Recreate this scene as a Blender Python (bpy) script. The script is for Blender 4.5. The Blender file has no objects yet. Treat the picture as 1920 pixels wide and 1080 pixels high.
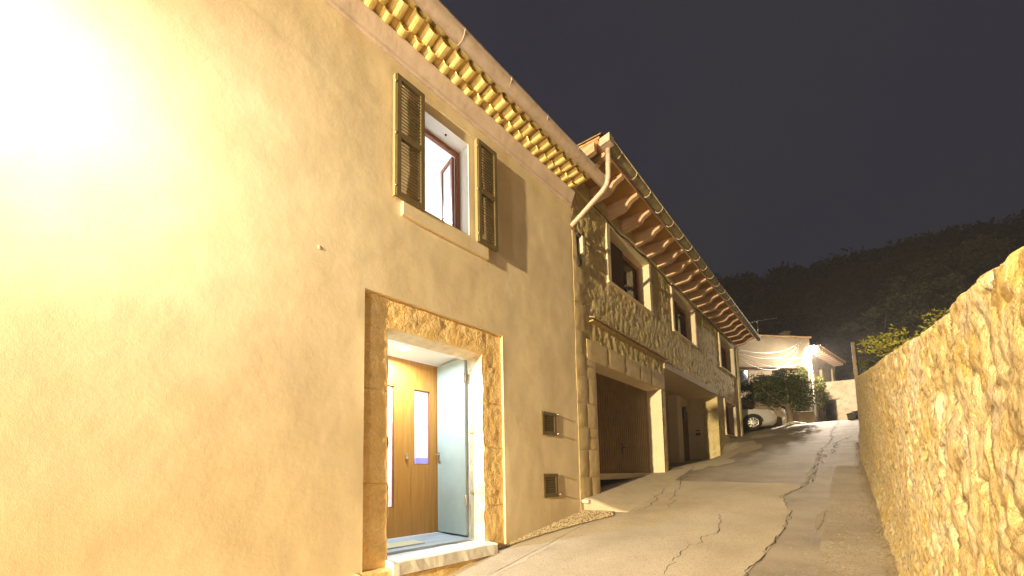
import bpy, math, random
from mathutils import Vector, Matrix, noise
random.seed(7)
R = math.radians
sc = bpy.context.scene
col = sc.collection

# ------------------------------------------------------------------ camera
EYE = 1.4
yaw, pitch, roll = R(46.11149), R(4.19087), R(-1.0)
cy, sy, cp, sp = math.cos(yaw), math.sin(yaw), math.cos(pitch), math.sin(pitch)
fwd = Vector((-sy*cp, cy*cp, sp)); right = Vector((cy, sy, 0)); up = right.cross(fwd)
cr, sr = math.cos(roll), math.sin(roll)
r2 = cr*right + sr*up; u2 = -sr*right + cr*up
cam_d = bpy.data.cameras.new('camera'); cam = bpy.data.objects.new('camera', cam_d); col.objects.link(cam)
m3 = Matrix((r2, u2, -fwd)).transposed()
cam.matrix_world = Matrix.Translation((0, 0, EYE)) @ m3.to_4x4()
cam_d.sensor_fit = 'HORIZONTAL'; cam_d.sensor_width = 36; cam_d.lens = 690/1920*36
cam_d.shift_x = 20/1920; cam_d.shift_y = (842-540)/1920
cam_d.clip_start = .02; cam_d.clip_end = 2000
sc.camera = cam

# ------------------------------------------------------------------ world, exposure
w = bpy.data.worlds.new('World'); sc.world = w; w.use_nodes = True
nt = w.node_tree; nt.nodes.clear()
N = nt.nodes.new; L = nt.links.new
out = N('ShaderNodeOutputWorld')
sky = N('ShaderNodeTexSky'); sky.sky_type = 'NISHITA'; sky.sun_disc = False
sky.sun_elevation = R(-4); sky.sun_rotation = R(200); sky.air_density = 1.0; sky.dust_density = 2
b1 = N('ShaderNodeBackground'); b1.inputs[1].default_value = .06; L(sky.outputs[0], b1.inputs[0])
tc = N('ShaderNodeTexCoord'); nz = N('ShaderNodeTexNoise'); nz.inputs['Scale'].default_value = 2.2; nz.inputs['Detail'].default_value = 3
L(tc.outputs['Generated'], nz.inputs['Vector'])
rp = N('ShaderNodeValToRGB'); rp.color_ramp.elements[0].position = .35; rp.color_ramp.elements[0].color = (.0165, .0195, .0390, 1)
rp.color_ramp.elements[1].position = .7; rp.color_ramp.elements[1].color = (.0240, .0240, .0375, 1)
L(nz.outputs[0], rp.inputs[0])
b2 = N('ShaderNodeBackground'); b2.inputs[1].default_value = .84; L(rp.outputs[0], b2.inputs[0])
ad = N('ShaderNodeAddShader'); L(b1.outputs[0], ad.inputs[0]); L(b2.outputs[0], ad.inputs[1]); L(ad.outputs[0], out.inputs[0])
sc.view_settings.view_transform = 'Standard'; sc.view_settings.look = 'None'
sc.view_settings.exposure = .25; sc.view_settings.gamma = 1
sc.render.resolution_x = 1024; sc.render.resolution_y = 576
sc.render.engine = 'CYCLES'

HAZE = .0016
WARM = (1.0, .80, .46)
LAMP_NEAR = 125; ADDED_BACK = 30500; LAMP_FAR = 600; ADDED_UP = 3800; ADDED_DOWN = 4600  # back, up and down powers drive added lights

# ------------------------------------------------------------------ helpers
class MB:
    def __init__(s): s.v = []; s.f = []; s.sm = []; s.mi = []; s.mat = 0
    def face(s, idx, smooth=False): s.f.append(tuple(idx)); s.sm.append(smooth); s.mi.append(s.mat)
    def add(s, vs): b = len(s.v); s.v.extend([tuple(p) for p in vs]); return b
    def quad(s, a, b, c, d): i = s.add([a, b, c, d]); s.face((i, i+1, i+2, i+3))
    def box(s, x0, x1, y0, y1, z0, z1):
        b = s.add([(x0,y0,z0),(x1,y0,z0),(x1,y1,z0),(x0,y1,z0),(x0,y0,z1),(x1,y0,z1),(x1,y1,z1),(x0,y1,z1)])
        for q in ((3,2,1,0),(4,5,6,7),(0,1,5,4),(1,2,6,5),(2,3,7,6),(3,0,4,7)): s.face([b+i for i in q])
    def hexa(s, p):   # 8 points bottom 4 then top 4
        b = s.add(p)
        for q in ((3,2,1,0),(4,5,6,7),(0,1,5,4),(1,2,6,5),(2,3,7,6),(3,0,4,7)): s.face([b+i for i in q])
    def prism(s, pts, fn, a, b):   # 2d outline pts, fn(p,t)->3d
        n = len(pts); i = s.add([fn(p, a) for p in pts] + [fn(p, b) for p in pts])
        s.face([i+k for k in range(n)][::-1]); s.face([i+n+k for k in range(n)])
        for k in range(n): s.face((i+k, i+(k+1) % n, i+n+(k+1) % n, i+n+k))
    def tube(s, pts, r, seg=10, cap=True, smooth=True, r_end=None, arc=None):
        pts = [Vector(p) for p in pts]; n = len(pts); rings = []
        t0 = (pts[1]-pts[0]).normalized(); ref = Vector((0,0,1)) if abs(t0.z) < .9 else Vector((1,0,0))
        nrm = (ref - t0*ref.dot(t0)).normalized()
        for i, p in enumerate(pts):
            t = (pts[min(i+1, n-1)] - pts[max(i-1, 0)]).normalized()
            nrm = (nrm - t*nrm.dot(t)).normalized(); bi = t.cross(nrm)
            rr = r if r_end is None else r + (r_end-r)*i/(n-1)
            if isinstance(r, (list, tuple)): rr = r[i]
            rings.append(s.add([p + rr*(math.cos(2*math.pi*k/seg)*nrm + math.sin(2*math.pi*k/seg)*bi) for k in range(seg)]))
        for i in range(n-1):
            for k in range(seg):
                s.face((rings[i]+k, rings[i]+(k+1) % seg, rings[i+1]+(k+1) % seg, rings[i+1]+k), smooth)
        if cap: s.face([rings[0]+k for k in range(seg)][::-1]); s.face([rings[-1]+k for k in range(seg)])
    def lathe(s, prof, cx, cy, seg=20, smooth=True, caps=True):
        rs = [s.add([(cx+r*math.cos(2*math.pi*k/seg), cy+r*math.sin(2*math.pi*k/seg), z) for k in range(seg)]) for r, z in prof]
        for i in range(len(rs)-1):
            for k in range(seg): s.face((rs[i]+k, rs[i]+(k+1) % seg, rs[i+1]+(k+1) % seg, rs[i+1]+k), smooth)
        if caps: s.face([rs[0]+k for k in range(seg)][::-1]); s.face([rs[-1]+k for k in range(seg)])
    def build(s, name, mat, parent=None, bevel=0, seg=1, loc=None):
        me = bpy.data.meshes.new(name); me.from_pydata(s.v, [], s.f)
        mats = mat if isinstance(mat, list) else [mat]
        for m in mats: me.materials.append(m)
        me.polygons.foreach_set('use_smooth', s.sm); me.polygons.foreach_set('material_index', s.mi); me.update()
        o = bpy.data.objects.new(name, me); col.objects.link(o)
        if parent: o.parent = parent
        if loc: o.location = loc
        if bevel:
            bm_ = o.modifiers.new('bevel', 'BEVEL'); bm_.width = bevel; bm_.segments = seg; bm_.limit_method = 'ANGLE'; bm_.angle_limit = R(40)
        return o
def tag(o, label=None, cat=None, group=None, kind=None):
    if label: o['label'] = label
    if cat: o['category'] = cat
    if group: o['group'] = group
    if kind: o['kind'] = kind
    return o
def empty(name, loc, rz=0, label=None, cat=None, group=None):
    o = bpy.data.objects.new(name, None); col.objects.link(o); o.location = loc; o.rotation_euler = (0, 0, rz)
    o.empty_display_size = .1
    return tag(o, label, cat, group)
def copy_tree(o, parent=None):
    c = o.copy(); col.objects.link(c); c.parent = parent
    for ch in list(o.children): copy_tree(ch, c)
    return c
def sstep(a, b, x):
    t = max(0, min(1, (x-a)/(b-a))); return t*t*(3-2*t)
def fn(x, y, z, s=1, o=4): return noise.fractal(Vector((x*s, y*s, z*s)), 1.0, 2.0, o)

# ------------------------------------------------------------------ materials
def mat(name, c1, c2=None, scale=4, rough=.85, bump=None, metal=0, c3=None, sc3=20, f3=.5, spec=.3, obj_coord=True, stretch=None, vor=None, detail=6, contrast=(.35, .65), coat=0):
    m = bpy.data.materials.new(name); m.use_nodes = True; t = m.node_tree; n = t.nodes; l = t.links
    bs = n['Principled BSDF']; bs.inputs['Roughness'].default_value = rough; bs.inputs['Metallic'].default_value = metal
    bs.inputs['Specular IOR Level'].default_value = spec; bs.inputs['Coat Weight'].default_value = coat
    tcn = n.new('ShaderNodeTexCoord'); src = tcn.outputs['Object']
    if stretch:
        mp = n.new('ShaderNodeMapping'); mp.inputs['Scale'].default_value = stretch; l.new(src, mp.inputs[0]); src = mp.outputs[0]
    cur = None
    if c2 is None: bs.inputs['Base Color'].default_value = (*c1, 1)
    else:
        no = n.new('ShaderNodeTexNoise'); no.inputs['Scale'].default_value = scale; no.inputs['Detail'].default_value = detail; no.inputs['Roughness'].default_value = .6
        l.new(src, no.inputs['Vector'])
        r = n.new('ShaderNodeValToRGB'); r.color_ramp.elements[0].position = contrast[0]; r.color_ramp.elements[1].position = contrast[1]
        r.color_ramp.elements[0].color = (*c1, 1); r.color_ramp.elements[1].color = (*c2, 1); l.new(no.outputs[0], r.inputs[0]); cur = r.outputs[0]
        if vor:   # cellular stones: (scale, [colours], mortar colour, mortar width)
            vs, cols, mc, mw = vor
            wn = n.new('ShaderNodeTexNoise'); wn.inputs['Scale'].default_value = vs*.8; wn.inputs['Detail'].default_value = 3; l.new(src, wn.inputs['Vector'])
            mx0 = n.new('ShaderNodeMix'); mx0.data_type = 'RGBA'; mx0.blend_type = 'LINEAR_LIGHT'; mx0.inputs[0].default_value = .06
            l.new(src, mx0.inputs[6]); l.new(wn.outputs['Color'], mx0.inputs[7])
            v1 = n.new('ShaderNodeTexVoronoi'); v1.inputs['Scale'].default_value = vs; l.new(mx0.outputs[2], v1.inputs['Vector'])
            v2 = n.new('ShaderNodeTexVoronoi'); v2.feature = 'DISTANCE_TO_EDGE'; v2.inputs['Scale'].default_value = vs; l.new(mx0.outputs[2], v2.inputs['Vector'])
            sp_ = n.new('ShaderNodeSeparateColor'); l.new(v1.outputs['Color'], sp_.inputs[0])
            rr = n.new('ShaderNodeValToRGB'); rr.color_ramp.interpolation = 'CONSTANT'
            while len(rr.color_ramp.elements) < len(cols): rr.color_ramp.elements.new(.5)
            for i, c in enumerate(cols): rr.color_ramp.elements[i].position = i/len(cols); rr.color_ramp.elements[i].color = (*c, 1)
            l.new(sp_.outputs[0], rr.inputs[0])
            mA = n.new('ShaderNodeMix'); mA.data_type = 'RGBA'; mA.inputs[0].default_value = .6; l.new(cur, mA.inputs[6]); l.new(rr.outputs[0], mA.inputs[7])
            ms = n.new('ShaderNodeMapRange'); ms.inputs['From Min'].default_value = mw*.3; ms.inputs['From Max'].default_value = mw; l.new(v2.outputs['Distance'], ms.inputs[0])
            mB = n.new('ShaderNodeMix'); mB.data_type = 'RGBA'; l.new(ms.outputs[0], mB.inputs[0]); mB.inputs[6].default_value = (*mc, 1); l.new(mA.outputs[2], mB.inputs[7])
            cur = mB.outputs[2]
        if c3 is not None:
            no3 = n.new('ShaderNodeTexNoise'); no3.inputs['Scale'].default_value = sc3; no3.inputs['Detail'].default_value = 8; l.new(src, no3.inputs['Vector'])
            mr = n.new('ShaderNodeMapRange'); mr.inputs['From Min'].default_value = .5; mr.inputs['From Max'].default_value = .72; mr.inputs['To Max'].default_value = f3; l.new(no3.outputs[0], mr.inputs[0])
            mx = n.new('ShaderNodeMix'); mx.data_type = 'RGBA'; l.new(mr.outputs[0], mx.inputs[0]); l.new(cur, mx.inputs[6]); mx.inputs[7].default_value = (*c3, 1); cur = mx.outputs[2]
        l.new(cur, bs.inputs['Base Color'])
    prev = None
    for (bsc, st, dist, *rest) in (bump or []):
        kind = rest[0] if rest else 'n'
        if kind == 'v':
            bn = n.new('ShaderNodeTexVoronoi'); bn.feature = 'DISTANCE_TO_EDGE' if len(rest) > 1 else 'F1'; o_ = bn.outputs['Distance']
        else:
            bn = n.new('ShaderNodeTexNoise'); bn.inputs['Detail'].default_value = 7; bn.inputs['Roughness'].default_value = .6; o_ = bn.outputs[0]
        bn.inputs['Scale'].default_value = bsc; l.new(src, bn.inputs['Vector'])
        bp = n.new('ShaderNodeBump'); bp.inputs['Strength'].default_value = st; bp.inputs['Distance'].default_value = dist; l.new(o_, bp.inputs['Height'])
        if prev: l.new(prev, bp.inputs['Normal'])
        prev = bp.outputs[0]
    if prev: l.new(prev, bs.inputs['Normal'])
    return m
def emit(name, c, s):
    m = bpy.data.materials.new(name); m.use_nodes = True; b = m.node_tree.nodes['Principled BSDF']
    b.inputs['Base Color'].default_value = (*c, 1); b.inputs['Emission Color'].default_value = (*c, 1); b.inputs['Emission Strength'].default_value = s
    return m
def glass(name, tint=(.9, .95, 1), rough=.02):
    m = bpy.data.materials.new(name); m.use_nodes = True; t = m.node_tree; t.nodes.clear()
    o = t.nodes.new('ShaderNodeOutputMaterial'); g = t.nodes.new('ShaderNodeBsdfGlossy'); g.inputs['Roughness'].default_value = rough
    tr = t.nodes.new('ShaderNodeBsdfTransparent'); tr.inputs[0].default_value = (*tint, 1)
    f = t.nodes.new('ShaderNodeFresnel'); f.inputs[0].default_value = 1.5; mx = t.nodes.new('ShaderNodeMixShader')
    t.links.new(f.outputs[0], mx.inputs[0]); t.links.new(tr.outputs[0], mx.inputs[1]); t.links.new(g.outputs[0], mx.inputs[2]); t.links.new(mx.outputs[0], o.inputs[0])
    return m
STUC = mat("cream_stucco", (.66, .53, .34), (.75, .62, .42), 1.3, .9, [(2.2, .22, .03), (7, .16, .012), (16, .10, .008), (150, .35, .003)], c3=(.60, .48, .31), sc3=1.4, f3=.3)
STUCP = mat('stucco_paler', (.62, .52, .36), (.68, .58, .42), 3, .9, [(20, .2, .01), (120, .3, .003)])
CORN = mat('cornice_plaster', (.55, .43, .36), (.62, .50, .42), 3, .85, [(8, .3, .02), (60, .3, .004)], c3=(.40, .30, .25), sc3=5, f3=.5)
SAND = mat('ochre_sandstone', (.76, .50, .19), (.84, .62, .31), 5, .92, [(30, .8, .02), (110, .6, .008)], c3=(.56, .36, .14), sc3=12, f3=.45)
SANDP = mat('pale_sandstone', (.62, .50, .32), (.74, .64, .46), 5, .92, [(9, .6, .02), (35, .7, .012), (110, .5, .005)], c3=(.50, .34, .16), sc3=9, f3=.6)
QUOIN = mat('dressed_stone', (.50, .38, .20), (.60, .47, .27), 3, .92, [(12, .5, .02), (60, .6, .008)], c3=(.38, .28, .14), sc3=7, f3=.5)
RUB = mat('rubble_cladding', (.50, .40, .18), (.66, .54, .28), 3, .92, [(11, .6, .04, 'n'), (45, .7, .012)], c3=(.34, .27, .15), sc3=9, f3=.5, detail=8,
          vor=(5.5, [(.60, .48, .22), (.50, .40, .20), (.68, .57, .33), (.56, .45, .22)], (.60, .49, .27), .05))
RUBW = mat('rubble_wall_stone', (.58, .42, .17), (.74, .58, .30), 5, .92, [(30, .7, .012), (100, 1.0, .008), (220, .6, .004)], c3=(.20, .125, .045), sc3=34, f3=.85, detail=9,
           vor=(8.0, [(.66, .48, .20), (.58, .43, .20), (.76, .62, .38), (.60, .50, .38), (.70, .48, .14), (.76, .68, .50)], (.70, .55, .28), .12))
TILEY = mat('painted_tile', (.84, .66, .24), (.90, .75, .34), 8, .7, [(50, .3, .004)], c3=(.55, .36, .10), sc3=6, f3=.6)
TILEO = mat('ochre_mortar', (.55, .33, .08), (.66, .44, .14), 14, .9, [(40, .5, .01)])
TERRA = mat('terracotta', (.42, .24, .10), (.55, .36, .18), 9, .9, [(40, .4, .006)], c3=(.20, .15, .08), sc3=7, f3=.7)
GUT = mat('painted_gutter', (.46, .36, .29), (.56, .45, .37), 5, .55, [(30, .2, .004)], c3=(.34, .22, .15), sc3=14, f3=.55, spec=.4)
GUTD = mat('zinc_gutter', (.20, .17, .10), (.33, .28, .16), 8, .6, None, c3=(.12, .10, .06), sc3=10, f3=.6)
SHUT = mat('olive_shutter', (.125, .088, .036), (.150, .110, .052), 12, .5, [(90, .1, .002)])
SHUTL = mat('shutter_edge', (.30, .24, .12), rough=.5)
WOOD = mat('oiled_wood', (.42, .175, .026), (.54, .25, .048), 2.2, .38, [(60, .08, .002)], stretch=(14, 14, .9), spec=.5, contrast=(.3, .7))
WOODR = mat('red_brown_frame', (.24, .09, .045), (.34, .14, .07), 3, .45, None, stretch=(12, 12, 1))
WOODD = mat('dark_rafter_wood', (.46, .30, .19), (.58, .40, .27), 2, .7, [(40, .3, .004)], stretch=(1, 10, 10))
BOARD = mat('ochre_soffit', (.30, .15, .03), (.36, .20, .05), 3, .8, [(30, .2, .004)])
GREEN = mat('grey_green_door', (.36, .43, .39), (.42, .49, .45), 3, .5, [(50, .08, .002)], c3=(.50, .55, .50), sc3=4, f3=.4)
WHITE = mat('white_paint', (.78, .78, .76), (.82, .82, .80), 3, .8, [(40, .1, .003)])
FLOORT = mat('grey_floor_boards', (.30, .34, .37), (.44, .48, .50), 2, .5, None, stretch=(12, 1, 1))
SLAB = mat('pale_threshold_stone', (.66, .63, .58), (.76, .73, .68), 7, .8, [(30, .4, .008)], c3=(.5, .42, .32), sc3=14, f3=.5)
METAL = mat('brushed_metal', (.60, .58, .54), rough=.3, metal=1)
DARKM = mat('dark_metal', (.05, .045, .04), rough=.5)
GARAGE = mat('brown_garage_panel', (.17, .105, .04), (.21, .13, .05), 5, .6, [(60, .1, .003)])
DARKW = mat('dark_brown_wood', (.07, .04, .02), (.10, .06, .03), 6, .6)
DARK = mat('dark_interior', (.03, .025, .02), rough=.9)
CONC = mat('apron_concrete', (.40, .33, .24), (.50, .42, .31), 3, .9, [(14, .3, .01), (120, .5, .004)], c3=(.30, .24, .17), sc3=3, f3=.6)
ROADM = mat('old_asphalt', (.20, .162, .118), (.32, .262, .19), 1.6, .72, [(5, .35, .02), (90, .9, .010), (260, .6, .004)], c3=(.38, .32, .25), sc3=110, f3=.9, spec=.35)
PAVM = mat('worn_concrete_paving', (.40, .33, .24), (.52, .44, .34), 1.1, .85, [(6, .3, .015), (110, .9, .008)], c3=(.25, .20, .15), sc3=75, f3=.85)
STRIPM = mat('gutter_concrete', (.27, .22, .155), (.39, .325, .24), 1.5, .85, [(6, .5, .02), (100, .9, .009)], c3=(.15, .12, .09), sc3=60, f3=.85)
EARTH = mat('dry_earth', (.22, .16, .09), (.34, .26, .16), 9, .95, [(30, 1, .02)])
PEB = mat('gravel', (.38, .30, .19), (.55, .45, .30), 30, .9)
CRACKM = mat('dark_crack', (.02, .017, .014), rough=1)  # near-black colour for cracks and joints
CRACKL = mat('crack_filler', (.40, .34, .27), (.5, .43, .34), 20, .9)
BARK = mat('bark', (.16, .12, .08), (.26, .20, .14), 6, .95, [(30, 1, .02)], stretch=(1, 1, .3))
def leafm(name, a, b, sc_=2): 
    m = mat(name, a, b, sc_, .6, None, spec=.3, detail=2)
    return m
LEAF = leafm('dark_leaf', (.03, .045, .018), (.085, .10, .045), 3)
LEAFY = leafm('yellow_green_leaf', (.20, .21, .03), (.46, .42, .09), 6)  # yellow-green leaf colour of the wall-top shrubs
VINE = leafm('vine_leaf', (.06, .075, .018), (.17, .17, .04), 5)
PINE = leafm('pine_needles', (.09, .09, .045), (.17, .16, .085), .35)
PINED = leafm('far_wood_foliage', (.035, .032, .02), (.11, .09, .055), .12)
BCREAM = mat('far_cream_render', (.26, .205, .13), (.32, .25, .165), 1.5, .9, [(20, .3, .01)])
BSTONE = mat('far_rubble', (.56, .45, .30), (.70, .60, .43), 2.5, .9, [(6, .9, .05), (25, .6, .02)], c3=(.30, .22, .12), sc3=4, f3=.5,
             vor=(2.6, [(.52, .42, .26), (.42, .33, .20), (.60, .50, .34)], (.58, .48, .32), .06))
CARW = mat('white_car_paint', (.50, .48, .45), rough=.28, spec=.6, coat=.6)
CARR = mat('red_car_paint', (.30, .04, .025), rough=.3, spec=.6, coat=.6)
CARG = mat('dark_car_glass', (.015, .015, .018), rough=.06, spec=.8)
RUBBER = mat('tyre_rubber', (.025, .024, .022), rough=.85)
PLAST = mat('black_plastic', (.03, .028, .026), rough=.5)
CABLE = mat('black_cable', (.04, .035, .03), rough=.6)
CABW = mat('pale_cable', (.80, .77, .72), rough=.4)
POLEM = mat('weathered_pole', (.42, .31, .21), (.56, .43, .30), 8, .85, [(40, .5, .008)], stretch=(1, 1, .2))
PANEW = mat('painted_bright_pane', (.70, .76, .80), rough=.15, spec=.5); GLASS = glass('clear_glass'); GLASSD = glass('dark_glass', (.25, .25, .28))  # sash pane coloured pale to paint in bright light on the glass

# ------------------------------------------------------------------ terrain
O2 = Vector((-3.3, 4.85, 0)); A2 = R(2.0); N2 = Vector((math.cos(A2), math.sin(A2), 0)); U2 = Vector((-math.sin(A2), math.cos(A2), 0))
def h2w(off, s, z): p = O2 + N2*off + U2*s; return Vector((p.x, p.y, z))
def g(Y):
    if Y < 19: return .17*Y
    if Y < 21: return 3.23+.17*(Y-19)-.02*(Y-19)**2
    if Y < 46: return 3.49+.09*(Y-21)
    return 5.74+.02*(Y-46)
def gz(X, Y):
    z = g(Y)
    d = Vector((X, Y, 0)) - O2; off, s = d.dot(N2), d.dot(U2)
    if 3.3 < s < 9.0:      # the ground dips into the porch bay
        t = (1-sstep(-.1, .75, off))*sstep(3.3, 3.9, s)*(1-sstep(8.2, 9.0, s))
        z = z*(1-t) + t*min(z, 1.50+(s-3.75)*.075)
    if -6 < X < .6 and Y < 30: z += .012*fn(X, Y, 0, .9) + .006*fn(X, Y, 5, 3)
    return z
def lines(a, b, step): n = max(1, round((b-a)/step)); return [a+(b-a)*i/n for i in range(n)]
xs = [-400, -200, -120, -60, -30, -15, -9] + lines(-6, -4.4, .4) + lines(-4.4, .7, .1) + [.7, 1.2, 2, 5, 10, 20, 40, 80, 160, 400]
ys = [-60, -30, -12, -6, -3] + lines(-1, 20, .12) + lines(20, 30, .4) + [30, 34, 38, 42, 46, 55, 70, 100, 200, 400]
m = MB(); m.add([(x, y, gz(x, y)) for y in ys for x in xs]); nx = len(xs)
for j in range(len(ys)-1):
    for i in range(nx-1): m.face((j*nx+i, j*nx+i+1, (j+1)*nx+i+1, (j+1)*nx+i), True)
tag(m.build('ground', ROADM), kind='structure')

def sheet(name, left, right_, y0, y1, step, material, dz=.004, nxs=14, end_wave=0):
    """road layer between two edge curves left(Y), right_(Y)"""
    m = MB(); n = int((y1-y0)/step)
    for j in range(n+1):
        for i in range(nxs+1):
            y = y0+(y1-y0)*j/n
            a, b = left(y), right_(y); x = a+(b-a)*i/nxs
            if end_wave: y += end_wave(x)*sstep(.6, 1, j/n)
            m.add([(x, y, gz(x, y)+dz)])
    for j in range(n):
        for i in range(nxs): k = j*(nxs+1)+i; m.face((k, k+1, k+nxs+2, k+nxs+1), True)
    return tag(m.build(name, material), kind='structure')
def interp(tab, y):
    if y <= tab[0][0]: return tab[0][1]
    for (a, va), (b, vb) in zip(tab, tab[1:]):
        if y <= b: return va+(vb-va)*(y-a)/(b-a)
    return tab[-1][1]
EDGE = [(-3, -1.0), (3.4, -.82), (4.6, -.75), (5.4, -.80), (6.2, -1.0), (7.1, -.80), (8.0, -1.2)]
def edge(y): return interp(EDGE, y)+.05*fn(y, 3, 0, 1.7)
# pale worn paving on the house side (two courses), strip by the rubble wall
sheet('paving', lambda y: -3.28, edge, -3, 7.0, .12, PAVM, .005, 22, lambda x: .45*(x+.8)*-.35+.12*fn(x, 0, 0, 3))
def wx(y): return interp([(-3, .45), (0, .27), (1.05, .2), (3.85, .05), (5.5, -.03), (7.38, -.14), (9.42, -.26), (13.1, -.385), (17.6, -.44), (19.6, -.45)], y)
sheet('gutter_strip', lambda y: interp([(-3, -.30), (3.6, -.40), (7.4, -.56), (9.5, -.6)], y)+.02*fn(y, 9, 0, 2.2), wx, -3, 8.6, .12, STRIPM, .006, 8, lambda x: .25*fn(x, 0, 3, 2))

def crack(pts, w_, material=CRACKM, jag=.03, dz=.009, name='crack'):
    m = MB(); P = []
    for a, b in zip(pts, pts[1:]):
        n = max(2, int(math.dist(a, b)/.05))
        for k in range(n): t = k/n; P.append((a[0]+(b[0]-a[0])*t, a[1]+(b[1]-a[1])*t))
    P.append(pts[-1]); Q = []
    for i, (x, y) in enumerate(P):
        x += jag*fn(x*5, y*5, 1, 1.3); y += jag*fn(x*5, y*5, 9, 1.3)
        ww = w_*(.35+abs(fn(x, y, 4, 6)))*1.2
        a = P[max(0, i-1)]; b = P[min(len(P)-1, i+1)]; dx, dy = b[0]-a[0], b[1]-a[1]; l_ = math.hypot(dx, dy) or 1
        Q += [(x-dy/l_*ww, y+dx/l_*ww), (x+dy/l_*ww, y-dx/l_*ww)]
    m.add([(x, y, gz(x, y)+dz) for x, y in Q])
    for i in range(len(P)-1): m.face((2*i, 2*i+1, 2*i+3, 2*i+2))
    return tag(m.build(name, material), kind='structure')
crack([(x, y) for y, x in [(2.5, -.93)]+EDGE[1:-1]+[(7.2, -1.0)]], .0042, CRACKM, .05, name='paving_edge_crack')
crack([(-.80, 7.0), (-.82, 8.5), (-.95, 10.5), (-.92, 12.5), (-1.05, 15), (-1.1, 18), (-1.2, 21)], .008, CRACKM, .1, name='road_crack')
crack([(-.84, 7.2), (-.86, 8.6), (-1.0, 10.6)], .014, CRACKL, .08, .007, 'crack_filler')
crack([(-.95, 9.6), (-.75, 10.4), (-.8, 12), (-.6, 13.5)], .012, CRACKM, .1, name='road_crack')
crack([(-1.25, 11.5), (-.7, 11.7)], .012, CRACKM, .06, name='road_crack')
crack([(-1.35, 3.2), (-1.4, 4.0), (-1.3, 4.5), (-1.45, 5.2)], .0035, CRACKM, .08, name='fine_paving_crack')
crack([(-2.15, 5.3), (-2.35, 6.0), (-2.6, 7.0), (-2.9, 8.2), (-3.0, 9)], .005, CRACKM, .08, name='apron_edge_crack')
crack([(-2.45, 5.15), (-2.5, 5.75), (-2.75, 6.6)], .006, CRACKM, .07, name='apron_edge_crack')
crack([(-2.75, .8), (-2.78, 2.4), (-2.82, 3.4), (-2.86, 4.75)], .003, CRACKM, .004, name='paving_joint')
crack([(-2.70, .8), (-2.73, 2.4), (-2.77, 3.4), (-2.81, 4.75)], .035, CRACKL, .01, .007, name='paving_joint_band')

# smooth light patches on the dark middle strip
def blob(name, x, y, a, b, material, dz=.008, rot=0):
    m = MB(); P = []
    for k in range(40):
        t = 2*math.pi*k/40; rr = 1+.45*fn(math.cos(t), math.sin(t), x, 1.3)
        u, v = a*rr*math.cos(t), b*rr*math.sin(t); P.append((x+u*math.cos(rot)-v*math.sin(rot), y+u*math.sin(rot)+v*math.cos(rot)))
    c = m.add([(x, y, gz(x, y)+dz)])
    for r_ in (.5, 1): m.add([(x+(p[0]-x)*r_, y+(p[1]-y)*r_, gz(x+(p[0]-x)*r_, y+(p[1]-y)*r_)+dz) for p in P])
    for k in range(40): m.face((c, c+1+k, c+1+(k+1) % 40)); m.face((c+1+k, c+41+k, c+41+(k+1) % 40, c+1+(k+1) % 40))
    return tag(m.build(name, material), kind='structure')
blob('road_patch', -.52, 5.2, .03, .35, STRIPM)
blob('road_patch', -2.9, 12.2, .5, 1.9, CONC, .008, .1); blob('road_patch', -2.95, 9.6, .5, 1.0, CONC, .009, .1); blob('road_patch', -2.9, 15.5, .35, .7, CONC, .008)

# concrete apron in front of the garage
m = MB()
def apz(x, y):
    t = (x+3.3)/.75
    s_ = sstep(4.93, 6.5, y)
    top = (1.005+.36*(y-4.93)/3.7)
    return top
inner = [(-3.32, 4.93), (-3.34, 5.6), (-3.37, 6.6), (-3.41, 7.6), (-3.44, 8.55)]
outer = [(-2.60, 4.98), (-2.62, 5.6), (-2.72, 6.6), (-2.86, 7.6), (-3.0, 8.9)]
nA, nB = 24, 10; idx = []
for i in range(nA+1):
    t = i/nA; a = interp([(k/4, p[0]) for k, p in enumerate(inner)], t), interp([(k/4, p[1]) for k, p in enumerate(inner)], t)
    b = interp([(k/4, p[0]) for k, p in enumerate(outer)], t), interp([(k/4, p[1]) for k, p in enumerate(outer)], t)
    for j in range(nB+1):
        q = j/nB; x = a[0]+(b[0]-a[0])*q; y = a[1]+(b[1]-a[1])*q
        zt = max(1.03+.115*(y-4.93), 1.03) ; zr = gz(x, y)+.006
        z = zt*(1-sstep(.0, 1, q))+zr*sstep(.0, 1, q); z = max(z, zr)
        m.add([(x, y, z)])
for i in range(nA):
    for j in range(nB): k = i*(nB+1)+j; m.face((k, k+1, k+nB+2, k+nB+1), True)
b0 = len(m.v); m.add([(m.v[j][0], m.v[j][1]-.02, gz(m.v[j][0], m.v[j][1])-.05) for j in range(nB+1)])
for j in range(nB): m.face((j, b0+j, b0+j+1, j+1))
b1_ = m.add([(-3.75, p[1], 1.03+.115*(p[1]-4.93)) for p in inner])   # floor running in under the garage door
b2_ = m.add([(p[0]+.01, p[1], 1.03+.115*(p[1]-4.93)) for p in inner])
for k in range(4): m.face((b1_+k, b2_+k, b2_+k+1, b1_+k+1))
tag(m.build('concrete_apron', CONC), kind='structure')

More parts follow.
